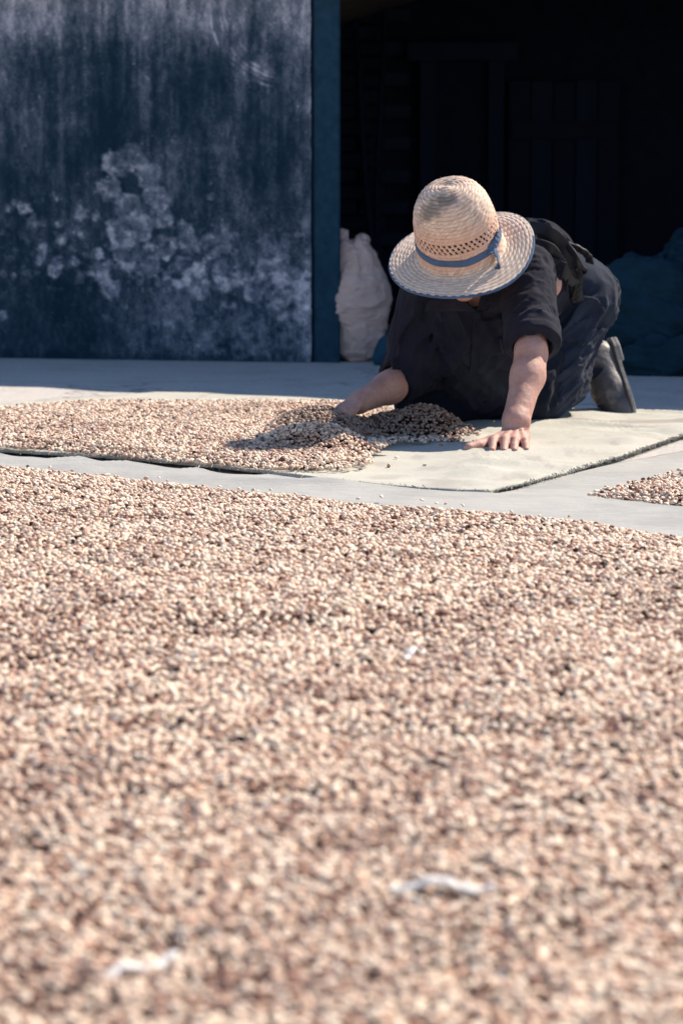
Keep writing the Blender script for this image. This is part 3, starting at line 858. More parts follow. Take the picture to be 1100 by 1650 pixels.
# head, looking down at the beans
hf = Vector((-0.14, -0.52, -0.84)).normalized(); hu = Vector((-0.18, -0.80, 0.55)); HB = basis(hf, hu)     # columns: face direction, left, crown
H = lambda f, l, u: headc + HB @ N_([f, l, u])
B.ell(H(-0.012, 0, 0.025), (0.096, 0.074, 0.092), HB, 0.02)
B.ell(H(0.030, 0, -0.045), (0.058, 0.056, 0.066), HB, 0.03)
B.ell(H(0.066, 0, -0.088), (0.024, 0.026, 0.020), HB, 0.02)                 # chin
B.cap(H(0.088, 0, 0.012), 0.009, H(0.108, 0, -0.026), 0.0125, 0.012)        # nose
for s in (-1, 1):
    B.ell(H(0.104, s * 0.011, -0.030), (0.008, 0.008, 0.007), HB, 0.006)
    B.ell(H(0.072, s * 0.036, -0.022), (0.022, 0.022, 0.020), HB, 0.02)     # cheek
    B.ell(H(0.080, s * 0.031, 0.010), (0.016, 0.017, 0.011), HB, 0.006, 'sub')
    B.ell(H(0.072, s * 0.031, 0.010), (0.0125, 0.0125, 0.0115), HB, 0.003)  # eye
    B.cap(H(0.086, s * 0.014, 0.026), 0.006, H(0.074, s * 0.050, 0.026), 0.006, 0.012)
    B.ell(H(-0.005, s * 0.077, -0.008), (0.017, 0.007, 0.030), HB, 0.006)   # ear
B.ell(H(0.087, 0, -0.052), (0.010, 0.021, 0.005), HB, 0.004)
B.ell(H(0.085, 0, -0.063), (0.010, 0.019, 0.006), HB, 0.004)
B.cap(H(-0.02, 0, -0.05), 0.054, neck, 0.056, 0.03)
# trunk
B.cap(neck, 0.060, chest, 0.105, 0.03); B.cap(chest, 0.115, waist, 0.11, 0.04)
B.cap(shouL, 0.050, shouR, 0.050, 0.04); B.ell(N_([0.345, 6.42, 0.350]), (0.10, 0.07, 0.075), None, 0.03)
B.cap(waist, 0.11, (hipL + hipR) / 2, 0.12, 0.04)
for hp, kn, an in ((hipL, kneeL, ankL), (hipR, kneeR, ankR)):
    B.cap(hp, 0.092, kn, 0.052, 0.03); B.cap(kn, 0.048, an, 0.032, 0.02)
    B.cap(an, 0.030, an + (N_([0.025, 0.0, -0.015]) if an is ankL else N_([0.04, 0.05, -0.06])), 0.022, 0.015)
# left arm, straight down to the planted hand
aL = elbowL + (wristL - elbowL) * 0.28
B.cap(shouL, 0.050, elbowL, 0.0385, 0.025)
B.cap(elbowL, 0.0375, aL + N_([0.003, 0.004, 0]), 0.0390, 0.022)
B.cap(aL + N_([0.003, 0.004, 0]), 0.0390, wristL + N_([0.004, 0.012, 0.03]), 0.0335, 0.03)
B.cap(wristL + N_([0.004, 0.012, 0.03]), 0.0335, wristL, 0.031, 0.012)
B.ell(elbowL + N_([0.036, -0.028, 0.004]), (0.010, 0.012, 0.020), None, 0.016, 'sub')       # hollow of the elbow
B.ell(wristL + N_([0.026, 0.0, 0.028]), (0.011, 0.011, 0.013), None, 0.012)
# left hand: palm flat on the canvas, fingers towards the camera
mcp = [N_([0.372, 5.893, 0.040]), N_([0.3985, 5.884, 0.043]), N_([0.4225, 5.886, 0.041]), N_([0.446, 5.894, 0.037])]
tip = [N_([0.3635, 5.806, 0.0265]), N_([0.3915, 5.795, 0.0262]), N_([0.4165, 5.798, 0.0262]), N_([0.447, 5.818, 0.0262])]
fr = [0.0106, 0.0110, 0.0106, 0.0096]
for m in range(4):
    B.cap(wristL + N_([(-0.018, -0.006, 0.006, 0.018)[m], -0.006, -0.006]), 0.020, mcp[m], 0.0125, 0.010)
    B.ell(mcp[m] + N_([0, 0.002, 0.004]), (0.0105, 0.012, 0.010), None, 0.006)
    p1 = mcp[m] * 0.56 + tip[m] * 0.44 + N_([0, 0, 0.0105]); p2 = mcp[m] * 0.24 + tip[m] * 0.76 + N_([0, 0, 0.0045])
    B.cap(mcp[m], fr[m] * 1.12, p1, fr[m], 0.004); B.cap(p1, fr[m] * 1.06, p2, fr[m] * 0.88, 0.0025)
    B.cap(p2, fr[m] * 0.94, tip[m], fr[m] * 0.78, 0.0025)
    B.ell(p1 + N_([0, 0, 0.002]), (fr[m] * 1.05, 0.010, fr[m] * 1.0), None, 0.004)
    B.ell(tip[m] + N_([0, -0.003, 0.0068]), (0.0056, 0.0075, 0.0022), None, 0.001)          # nail
B.ell((wristL + mcp[1]) / 2 + N_([0.0, 0.0, -0.010]), (0.036, 0.040, 0.018), None, 0.012)
th = [wristL + N_([-0.020, -0.016, -0.012]), N_([0.366, 5.918, 0.034]), N_([0.333, 5.872, 0.032]), N_([0.309, 5.850, 0.0300])]
B.chain(th, [0.021, 0.0180, 0.0145, 0.0125], 0.006)
B.ell(th[3] + N_([0.003, 0.002, 0.007]), (0.009, 0.008, 0.002), None, 0.001)
for m in range(4):                                                                           # tendons on the back of the hand
    B.cap(wristL + N_([(-0.016, -0.006, 0.005, 0.015)[m], -0.022, 0.012]), 0.0045, mcp[m] + N_([0, 0.006, 0.011]), 0.0045, 0.007)
for pts in (((0.30, -0.6, -0.8), (0.55, -0.25, -1), (0.80, -0.35, -0.9), (1.0, -0.1, -0.9)), ((0.25, 0.5, -0.9), (0.5, 0.15, -1), (0.75, 0.3, -1), (0.98, 0.35, -0.9))):
    ch = []
    for f, ox, oy in pts:                                                                    # veins of the forearm
        r = 0.0385 - 0.006 * f; l = math.hypot(ox, oy); ch.append(elbowL + (wristL - elbowL) * f + N_([ox / l * r, oy / l * r, 0]))
    B.chain(ch, [0.0026] * 4, 0.005)
for q in range(3):                                                                           # creases of the bent-back wrist
    z = 0.006 + q * 0.008
    c = wristL + N_([0.001 * q, -0.002 + 0.002 * q, z])
    for a in np.linspace(-2.5, -0.6, 14):
        a2 = a + 0.15
        e = lambda a: c + N_([0.0335 * math.cos(a), 0.0335 * math.sin(a), 0.006 * math.sin(a)])
        B.cap(e(a), 0.0019, e(a2), 0.0019, 0.002, 'sub')
# right arm, reaching into the heap
B.cap(shouR, 0.050, elbowR, 0.042, 0.02)
mR = elbowR * 0.62 + wristR * 0.38 + N_([0.0, 0.0, -0.006])
B.cap(elbowR, 0.042, mR, 0.042, 0.02); B.cap(mR, 0.042, wristR, 0.029, 0.02)
hd = N_([-0.72, -0.52, -0.30]); hd = hd / np.linalg.norm(hd); hs = N_([-0.45, 0.80, -0.25]); hs = hs / np.linalg.norm(hs)
palm = wristR + hd * 0.048
B.cap(wristR, 0.024, palm, 0.020, 0.015)
for m in range(4):
    o = (m - 1.5) * 0.021
    k0 = wristR + hd * (0.082 - abs(m - 1.2) * 0.004) + hs * o
    B.cap(palm + hs * o * 0.7, 0.017, k0, 0.0125, 0.01)
    L = (0.040, 0.045, 0.041, 0.032)[m]
    k1 = k0 + (hd * 0.9 + N_([0, 0, -0.32])) * L + hs * o * 0.2; k2 = k1 + (hd * 0.55 + N_([0, 0, -0.75])) * L * 0.65; k3 = k2 + (hd * 0.35 + N_([0, 0, -0.85])) * L * 0.5
    B.chain([k0, k1, k2, k3], [0.0105, 0.0098, 0.0088, 0.0076], 0.0035)
tb = wristR + hd * 0.02 - hs * 0.022
B.chain([tb, tb + hd * 0.030 - hs * 0.022 + N_([0, 0, -0.012]), tb + hd * 0.062 - hs * 0.030 + N_([0, 0, -0.030]), tb + hd * 0.082 - hs * 0.026 + N_([0, 0, -0.046])], [0.017, 0.013, 0.0115, 0.0095], 0.006)
# muscle and tendon unevenness
B.ell(at(890, 458, 6.475), (0.024, 0.03, 0.034), None, 0.02)
B.displace(lambda P: 0.0015 * (vnoise(P[:, 0] * 38, P[:, 1] * 38, P[:, 2] * 24, 90) - 0.5) + 0.0010 * (vnoise(P[:, 0] * 120, P[:, 1] * 120, P[:, 2] * 120, 91) - 0.5))
person = obj('person', B.mesh('person', 1), M_SKIN)
tag(person, 'worker in dark clothes and straw hat kneeling on hands and knees over the beans', 'person')
del B

# ---------------- hair under the hat
Hh = Field(headc - 0.17, headc + 0.17, 0.005)
Hh.ell(H(-0.022, 0, 0.030), (0.098, 0.084, 0.094), HB, 0.01)
Hh.ell(H(0.075, 0, -0.03), (0.085, 0.075, 0.085), HB, 0.015, 'sub')
Hh.displace(lambda P: 0.005 * (vnoise(P[:, 0] * 160, P[:, 1] * 40, P[:, 2] * 160, 92) - 0.5))
obj('hair', Hh.mesh('hair', 1), M_HAIR, person)

# ---------------- shirt
S = Field((-0.0, 6.02, 0.03), (0.86, 7.05, 0.64), 0.0034)
S.cap(neck + N_([0.0, 0.02, -0.015]), 0.085, chest, 0.125, 0.05)
S.cap(chest + N_([0.0, -0.02, -0.03]), 0.125, belly + N_([-0.01, -0.03, -0.04]), 0.125, 0.06)
S.cap(chest + N_([0.02, 0.0, 0.02]), 0.12, back, 0.118, 0.06)
S.cap(back, 0.115, waist, 0.112, 0.05)
S.cap(shouL + N_([-0.03, 0.02, -0.01]), 0.072, shouR + N_([0.02, 0.0, 0.0]), 0.064, 0.05)
S.ell(N_([0.40, 6.46, 0.29]), (0.145, 0.085, 0.095), None, 0.04)
# sleeves, with rolled cuffs
cuffL = shouL * 0.22 + elbowL * 0.78 + N_([0.004, 0.0, 0.0])
S.cap(shouL, 0.064, cuffL, 0.068, 0.05)
dL = (elbowL - shouL) / np.linalg.norm(elbowL - shouL)
S.cap(cuffL - dL * 0.02, 0.069, cuffL + dL * 0.034, 0.071, 0.006, flat='both')
S.cap(cuffL + dL * 0.010, 0.0735, cuffL + dL * 0.030, 0.0735, 0.004, flat='both')
S.cap(cuffL + dL * 0.022, 0.052, cuffL + dL * 0.12, 0.050, 0.004, 'sub')
dR = N_([-0.45, -0.30, -0.84]); dR = dR / np.linalg.norm(dR)
S.cap(shouR, 0.068, elbowR + N_([0.004, 0.004, 0.012]), 0.059, 0.05)
fR = (wristR - elbowR)
S.cap(elbowR + N_([0, 0, 0.004]), 0.058, elbowR + fR * 0.24, 0.054, 0.02, flat='end')
S.cap(elbowR + fR * 0.19, 0.047, elbowR + fR * 0.9, 0.047, 0.004, 'sub')
# the front of the shirt hangs onto the lap
S.cap(N_([0.36, 6.49, 0.23]), 0.09, N_([0.36, 6.56, 0.13]), 0.085, 0.06); S.cap(N_([0.46, 6.52, 0.24]), 0.08, N_([0.46, 6.57, 0.12]), 0.075, 0.06)
# V of the collar and the bare gap at the flank
S.ell(N_([0.350, 6.315, 0.385]), (0.034, 0.085, 0.050), None, 0.006, 'sub')
S.cap(headc, 0.07, neck, 0.064, 0.01, 'sub')
S.ell(at(891, 459, 6.44), (0.022, 0.08, 0.030), None, 0.006, 'sub')
def shirt_disp(P):
    x, y, z = P.T
    d = 0.005 + 0.004 * (fbm(x * 14, y * 14, z * 14, 100) - 0.5)
    dist = lambda c: np.sqrt(((P - c) ** 2).sum(1))
    armp = sstep(0.17, 0.04, dist(shouL + N_([-0.02, 0.0, -0.05])))
    d -= 0.018 * armp * folds(P, (0.9, -0.35, 0.38), 46, 5, 3, 1.8)
    d -= 0.011 * sstep(0.16, 0.05, dist(cuffL)) * folds(P, (0.5, -0.3, 0.9), 34, 5, 5, 1.6)
    d -= 0.015 * sstep(0.22, 0.08, dist(elbowR + N_([0.02, 0, 0.08]))) * folds(P, (0.35, 0.1, 0.95), 30, 5, 7, 1.6)
    d -= 0.016 * sstep(0.30, 0.12, dist(N_([0.40, 6.45, 0.24]))) * folds(P, (0.25, -0.1, -1), 24, 4, 9, 1.7)
    d -= 0.022 * sstep(0.22, 0.08, dist(N_([0.54, 6.60, 0.45]))) * folds(P, (0.75, 0.2, -0.62), 26, 4, 11, 1.9)
    return d
S.displace(lambda P: shirt_disp(P) * (1 - 0.75 * sstep(0.03, -0.005, -((P - cuffL) @ dL) ) * sstep(0.13, 0.10, np.sqrt(((P - cuffL) ** 2).sum(1)))))
shirt = obj('shirt', S.mesh('shirt', 1), M_SHIRT, person)
del S
# collar points, front placket, chest pocket: thin cloth laid on the shirt
def patch_cloth(name, corners, nu, nv, thick, mat, parent, lift=0.0, wav=0.004, seed=0, edge_curl=0.0):
    """a soft cloth quad between four 3-D corners, sagging a little"""
    a, b, c, d = [N_(p) for p in corners]
    u, v = np.meshgrid(np.linspace(0, 1, nu), np.linspace(0, 1, nv), indexing='ij')
    P = (a * ((1 - u) * (1 - v))[..., None] + b * (u * (1 - v))[..., None] + c * (u * v)[..., None] + d * ((1 - u) * v)[..., None])
    nrm = np.cross(b - a, d - a); nrm = nrm / np.linalg.norm(nrm)
    w = lift * np.sin(math.pi * u) * np.sin(math.pi * v) + wav * (fbm(u * 3.1 + seed, v * 4.3, seed=seed, oct=3) - 0.5) * 2 + edge_curl * v ** 3
    P = P + nrm * w[..., None]
    me = mesh_np(name, P.reshape(-1, 3), grid_faces(nu, nv))
    o = obj(name, me, mat, parent)
    m = o.modifiers.new('thickness', 'SOLIDIFY'); m.thickness = thick; m.offset = 0
    return o
collar = patch_cloth('collar', (at(768, 500, 6.315), at(741, 478, 6.27), at(690, 486, 6.33), at(684, 500, 6.355)), 24, 14, 0.004, M_SHIRT, shirt, 0.008, 0.003, 3)
patch_cloth('collar', (at(768, 500, 6.315), at(777, 470, 6.27), at(806, 470, 6.30), at(800, 492, 6.33)), 18, 14, 0.004, M_SHIRT, shirt, 0.006, 0.003, 4)

from mathutils.bvhtree import BVHTree
def bvh_of(o):
    return BVHTree.FromPolygons([v.co[:] for v in o.data.vertices], [p.vertices[:] for p in o.data.polygons])
def drape(name, bvh, quad, nu, nv, lift, thick, mat, parent):
    """a cloth panel laid on a surface: quad corners are measured in the photograph"""
    a, b, c, d = [np.array(q, float) for q in quad]; V = []; last = None; org = Vector((0, 0, CAM_H))
    for i in range(nu):
        for j in range(nv):
            u, v = i / (nu - 1), j / (nv - 1); q = a * (1 - u) * (1 - v) + b * u * (1 - v) + c * u * v + d * (1 - u) * v
            dr = ray(*q).normalized(); h = bvh.ray_cast(org, dr)
            p = h[0] + h[1] * lift if h[0] is not None else last
            if p is None: p = org + dr * 6.3
            last = p; V.append(p[:])
    V = N_(V).reshape(nu, nv, 3)
    for _ in range(2): V[1:-1, 1:-1] = (V[1:-1, 1:-1] * 2 + V[:-2, 1:-1] + V[2:, 1:-1] + V[1:-1, :-2] + V[1:-1, 2:]) / 6
    o = obj(name, mesh_np(name, V.reshape(-1, 3), grid_faces(nu, nv)), mat, parent)
    m = o.modifiers.new('thickness', 'SOLIDIFY'); m.thickness = thick; m.offset = 0
    return o
sb = bvh_of(shirt)
drape('chest_pocket', sb, ((766, 518), (806, 512), (812, 568), (770, 576)), 18, 22, 0.0025, 0.003, M_SHIRT, shirt)
drape('placket', sb, ((763, 503), (774, 502), (768, 600), (756, 600)), 6, 40, 0.0025, 0.003, M_SHIRT, shirt)
# ---------------- trousers
T = Field((0.08, 6.42, 0.006), (0.90, 7.22, 0.56), 0.0042)
pelvis = (hipL + hipR) / 2
T.cap(hipL, 0.112, hipR, 0.112, 0.05); T.cap(waist + N_([0.0, 0.0, 0.005]), 0.122, pelvis, 0.122, 0.05)
T.cap(hipL, 0.112, kneeL, 0.078, 0.03); T.cap(hipR, 0.112, kneeR, 0.080, 0.03)
T.cap(kneeL, 0.074, kneeL * 0.45 + ankL * 0.55 + N_([0, 0, -0.01]), 0.066, 0.02); T.cap(kneeL * 0.45 + ankL * 0.55 + N_([0, 0, -0.01]), 0.060, kneeL * 0.12 + ankL * 0.88, 0.048, 0.02)
T.cap(kneeR, 0.076, ankR, 0.060, 0.03)
cl = (ankL - kneeL) / np.linalg.norm(ankL - kneeL)
T.cap(ankL - cl * 0.06, 0.049, ankL - cl * 0.008, 0.051, 0.006, flat='both')
T.cap(ankL - cl * 0.03, 0.040, ankL + cl * 0.05, 0.040, 0.004, 'sub')
def trou_disp(P):
    x, y, z = P.T; dist = lambda c: np.sqrt(((P - c) ** 2).sum(1))
    d = 0.007 + 0.005 * (fbm(x * 12, y * 12, z * 12, 120) - 0.5)
    d -= 0.019 * sstep(0.30, 0.08, dist(N_([0.63, 6.68, 0.22]))) * folds(P, (0.75, 0.2, 0.62), 22, 3.5, 21, 1.7)
    d -= 0.016 * sstep(0.18, 0.05, dist(N_([0.77, 6.80, 0.33]))) * folds(P, (0.55, -0.2, 0.8), 36, 5, 23, 1.8)
    d -= 0.014 * sstep(0.22, 0.06, dist(kneeL + N_([0.08, 0.05, 0.04]))) * folds(P, (0.8, 0.3, 0.45), 34, 5, 25, 1.6)
    d -= 0.009 * sstep(0.26, 0.06, dist(kneeR + N_([0.1, 0, 0.1]))) * folds(P, (0.9, 0.1, 0.35), 26, 4, 27, 1.6)
    return d
T.displace(trou_disp)
trousers = obj('trousers', T.mesh('trousers', 1), M_TROUSERS, person)
Tcopy_lo, Tcopy_h, Tcopy_d = T.lo, T.h, T.d
# the apron: hangs from the chest over the thighs down to the canvas
Ap = Field((0.06, 6.36, 0.012), (0.72, 6.95, 0.42), 0.0045)
Ap.ell(N_([0.40, 6.62, 0.19]), (0.205, 0.105, 0.165), None, 0.03)
Ap.cap(N_([0.26, 6.60, 0.11]), 0.085, N_([0.50, 6.57, 0.10]), 0.075, 0.05)
Ap.cap(N_([0.225, 6.58, 0.20]), 0.07, N_([0.24, 6.60, 0.09]), 0.085, 0.05)
Ap.displace(lambda P: -0.020 * folds(P, (0.88, -0.1, 0.42), 15, 3, 31, 1.6) + 0.012 - 0.006 * folds(P, (0.5, -0.1, 0.8), 30, 5, 33, 1.6))
obj('apron', Ap.mesh('apron', 1), M_APRON, person)
del Ap
# side pocket flap of the trousers: a copy of the trouser surface 6 mm out, cut to the pocket's outline
def overlay(name, poly_px, lift, mat, parent, ymax):
    F = Field(Tcopy_lo, Tcopy_lo + 0.01, Tcopy_h); F.lo = Tcopy_lo; F.h = Tcopy_h; F.n = np.array(Tcopy_d.shape); d = Tcopy_d
    i = np.argwhere(np.abs(d) < 0.025); P = F.lo + F.h * i
    dirv = P - N_([0, 0, CAM_H]); dep = dirv[:, 1] * CT - dirv[:, 2] * ST
    q = np.stack([dirv[:, 0] / dep * FPX + 550, 825 - (dirv[:, 1] * ST + dirv[:, 2] * CT) / dep * FPX], -1)
    pl = np.array(poly_px, float); ins = inside(q, pl)
    dd = pdist(q, np.vstack([pl, pl[:1]])) / 600.0; dd = np.where(ins, -dd, dd)
    v = np.maximum(np.maximum(d[tuple(i.T)] - lift, -(d[tuple(i.T)] + 0.006)), dd); v = np.maximum(v, P[:, 1] - ymax)
    F.d = np.full(d.shape, 9.0, np.float32); F.d[tuple(i.T)] = v
    return obj(name, F.mesh(name, 1), mat, parent)
overlay('pocket_flap', [(905, 470), (962, 480), (975, 500), (938, 560), (925, 552), (895, 548)], 0.008, M_TROUSERS, trousers, 6.75)

# ---------------- tied apron band and shirt tails bunched on the back
def ribbon(name, pts, wdir, width, mat, parent, thick=0.004, n=40, tw=0.0, taper=(1, 1)):
    pts = N_([list(p) for p in pts]); m = len(pts)
    s = np.linspace(0, m - 1, n); i = np.minimum(s.astype(int), m - 2); f = s - i
    def cr(k): return pts[np.clip(k, 0, m - 1)]
    p0, p1, p2, p3 = cr(i - 1), cr(i), cr(i + 1), cr(i + 2); f = f[:, None]
    C = 0.5 * (2 * p1 + (p2 - p0) * f + (2 * p0 - 5 * p1 + 4 * p2 - p3) * f ** 2 + (3 * p1 - p0 - 3 * p2 + p3) * f ** 3)
    w = N_(wdir, ) / np.linalg.norm(wdir)
    k = 7; V = []
    for q in range(n):
        t = C[min(q + 1, n - 1)] - C[max(q - 1, 0)]; t = t / np.linalg.norm(t)
        a = tw * q / n; ww = w - t * (w @ t); ww = ww / np.linalg.norm(ww); nn = np.cross(t, ww)
        ww = ww * math.cos(a) + nn * math.sin(a); nn = np.cross(t, ww)
        wd = width * (taper[0] + (taper[1] - taper[0]) * q / n)
        for e in np.linspace(-0.5, 0.5, k): V.append(C[q] + ww * e * wd + nn * (0.14 * wd * (0.25 - e * e) + 0.0010 * math.sin(q * 0.8 + e * 4)))
    me = mesh_np(name, N_(V), grid_faces(n, k)); o = obj(name, me, mat, parent)
    md = o.modifiers.new('thickness', 'SOLIDIFY'); md.thickness = thick; md.offset = 0
    return o
band = ribbon('apron_band', [at(852, 366, 6.52), at(880, 372, 6.49), at(905, 392, 6.50), at(918, 420, 6.52), at(925, 452, 6.56), at(930, 486, 6.60)], (0.6, -0.2, 0.75), 0.034, M_STRAP, person, 0.005)
ribbon('apron_band', [at(856, 392, 6.44), at(884, 398, 6.43), at(902, 420, 6.45), at(914, 446, 6.48), at(927, 457, 6.52)], (0.7, -0.3, 0.6), 0.026, M_STRAP, person, 0.005)
ribbon('apron_band', [at(908, 392, 6.58), at(930, 400, 6.58), at(946, 412, 6.60), at(950, 424, 6.62)], (0.3, -0.8, 0.4), 0.024, M_STRAP, person, 0.004)
ribbon('apron_tie', [at(914, 396, 6.49), at(926, 412, 6.48), at(934, 428, 6.50), at(941, 436, 6.53), at(936, 444, 6.53), at(930, 434, 6.52), at(934, 428, 6.50)], (0.5, -0.4, 0.3), 0.016, M_STRAP, person, 0.004)
ribbon('apron_tie', [at(934, 440, 6.53), at(930, 460, 6.55), at(922, 484, 6.58)], (0.9, -0.2, 0.1), 0.014, M_STRAP, person, 0.004)
ribbon('apron_tie', [at(936, 440, 6.53), at(934, 462, 6.55), at(929, 486, 6.58)], (0.9, -0.2, 0.1), 0.011, M_STRAP, person, 0.004)
patch_cloth('shirt_tail', (at(889, 414, 6.43), at(912, 424, 6.44), at(902, 455, 6.46), at(886, 452, 6.45)), 20, 20, 0.004, M_SHIRT, shirt, 0.010, 0.007, 5)
patch_cloth('shirt_tail', (at(900, 420, 6.45), at(918, 430, 6.47), at(912, 470, 6.50), at(905, 468, 6.50)), 16, 20, 0.004, M_SHIRT, shirt, 0.012, 0.006, 6)
patch_cloth('shirt_tail', (at(866, 362, 6.54), at(884, 360, 6.54), at(900, 374, 6.53), at(884, 378, 6.50)), 16, 14, 0.005, M_SHIRT, shirt, 0.012, 0.006, 8)

# ---------------- shoes: local x heel to toe, z up from the sole
def make_shoe(heel, toe, sole_dir, mir):
    heel, toe = N_(heel), N_(toe); a = toe - heel; Ls = 0.245
    RB = basis(a, -N_(sole_dir)) ; o3 = heel
    U = Field((-0.02, -0.06, -0.002), (0.27, 0.06, 0.125), 0.0027)
    U.cap((0.042, 0, 0.030), 0.033, (0.135, 0.002 * mir, 0.030), 0.037, 0.02); U.cap((0.135, 0.002 * mir, 0.030), 0.037, (0.195, 0.004 * mir, 0.024), 0.037, 0.02)
    U.ell((0.200, 0.004 * mir, 0.018), (0.044, 0.040, 0.034), None, 0.015)
    U.cap((0.040, 0, 0.045), 0.031, (0.050, 0, 0.085), 0.034, 0.02); U.cap((0.060, 0, 0.060), 0.032, (0.135, 0, 0.042), 0.034, 0.03)
    U.ell((0.028, 0, 0.045), (0.030, 0.030, 0.045), None, 0.015)
    U.cap((0.046, 0, 0.070), 0.029, (0.060, 0, 0.14), 0.032, 0.004, 'sub')
    sl, (X, Y, Z) = U.sub((-1, -1, -1), (1, 1, 1)); U.put(sl, -(Z - 0.004), 0.001, 'add' if False else 'sub') if False else None
    U.d = np.maximum(U.d, (0.003 - (U.lo[2] + U.h * np.arange(U.n[2])))[None, None, :].astype(np.float32))
    U.displace(lambda P: -0.0035 * sstep(0.045, 0.01, np.abs(P[:, 0] - 0.165)) * folds(P, (0.1, 1, 0.2), 90, 8, 41, 1.6) * sstep(0.02, 0.04, P[:, 2]) + 0.002 * (fbm(P[:, 0] * 60, P[:, 1] * 60, P[:, 2] * 60, 43) - 0.5))
    me = U.mesh('shoe', 1)
    RB = RB * 1.12
    def put(me):
        co = np.zeros(len(me.vertices) * 3, np.float32); me.vertices.foreach_get('co', co)
        W = co.reshape(-1, 3) @ RB.T + o3; me.vertices.foreach_set('co', W.astype(np.float32).ravel()); me.update()
    put(me); sh = obj('shoe', me, M_SHOE, person)
    out = [(-0.004, 0.0), (0.004, 0.024), (0.03, 0.034), (0.07, 0.034), (0.11, 0.036), (0.155, 0.043), (0.20, 0.045), (0.232, 0.032), (0.247, 0.006), (0.245, -0.010), (0.23, -0.030), (0.20, -0.041), (0.155, -0.040), (0.11, -0.034), (0.07, -0.033), (0.03, -0.034), (0.004, -0.024)]
    def prism(name, pts, z0, z1, mat):
        bm = bmesh.new(); lo = [bm.verts.new((x, y * 1.03 + 0.003 * mir * (x > .1), z0)) for x, y in pts]; hi = [bm.verts.new((x, y * 1.03 + 0.003 * mir * (x > .1), z1)) for x, y in pts]
        bm.faces.new(lo[::-1]); bm.faces.new(hi); n = len(pts)
        for i in range(n): bm.faces.new((lo[i], lo[(i + 1) % n], hi[(i + 1) % n], hi[i]))
        bmesh.ops.bevel(bm, geom=list(bm.edges), offset=0.0015, segments=1, affect='EDGES')
        m = bm_mesh(name, bm); put(m); return obj(name, m, mat, sh)
    prism('sole', out, -0.004, 0.0045, M_SOLE)
    prism('heel', [p for p in out if p[0] <= 0.07], -0.013, -0.0045, M_SOLE)
    lip = [N_((0.050 + 0.036 * math.cos(a), 0.034 * math.sin(a), 0.083 - 0.022 * math.cos(a))) for a in np.linspace(0, 2 * math.pi, 28)]
    tube_obj('shoe_collar', [Vector(RB @ p + o3) for p in lip], 0.0042, M_SOLE, sh, 8)
    for q in range(3):
        x = 0.098 + q * 0.017
        pth = [Vector(RB @ N_((x + 0.004 * math.sin(s * 3), y, 0.083 - q * 0.006 - abs(y) * 0.35)) + o3) for s, y in enumerate(np.linspace(-0.018, 0.018, 7))]
        tube_obj('shoelace', pth, 0.0022, M_HAIR, sh, 6)
    return sh
heelL, toeL = at(980, 547, 6.945), at(1013, 668, 6.86)
make_shoe(heelL, toeL, (0.93, 0.30, 0.25), 1)
make_shoe((0.545, 7.10, 0.225), (0.57, 7.03, 0.022), (0.5, 0.8, 0.2), -1)
Sk = Field(ankL - 0.12, ankL + 0.12, 0.004); Sk.cap(ankL - cl * 0.03, 0.036, ankL + N_([0.040, 0.01, -0.02]), 0.032, 0.01)
Sk.displace(lambda P: -0.003 * folds(P, (0.2, 0.9, 0.3), 60, 6, 47, 1.5)); obj('sock', Sk.mesh('sock', 1), M_APRON, person)

# ---------------- straw hat
def hat_mat():
    t = NT('woven_straw'); v = t.coord(); row = t.attr('row'); tone = t.attr('tone'); dirt = t.attr('dirt')
    c = t.ramp(tone, [(0.0, (0.34, 0.205, 0.16)), (0.35, (0.62, 0.425, 0.335)), (0.7, (0.80, 0.62, 0.50)), (1.0, (0.89, 0.77, 0.65))])
    c = t.mix(t.attr('warm_bounce'), c, (0.68, 0.38, 0.285))
    c = t.mix(t.ramp(t.noise(v, 90, 4), [(0.4, (0, 0, 0)), (0.75, (0.6, 0.6, 0.6))]), c, (0.46, 0.30, 0.19))
    c = t.mix(dirt, c, (0.20, 0.165, 0.145))
    t.l(c, t.b.inputs['Base Color']); t.b.inputs['Roughness'].default_value = 0.62; t.b.inputs['Specular IOR Level'].default_value = 0.35
    t.bump(t.noise(v, 420, 3), 0.4, 0.001)
    return t.m
M_STRAW = hat_mat()
M_DENIM = cloth_mat('blue_cotton_tape', (0.050, 0.088, 0.165), (0.095, 0.15, 0.26), 0.1, 700)
hc = at(742, 404, 6.21); hn = N_([-0.205, -0.56, 0.80]); hn = hn / np.linalg.norm(hn)
HR = basis(np.cross(hn, [0, 1, 0]) * -1 if False else (1, 0, 0.25), hn)          # columns: across, back, up
def hat_world(P): return P @ HR.T + N_(hc)
NA = 360
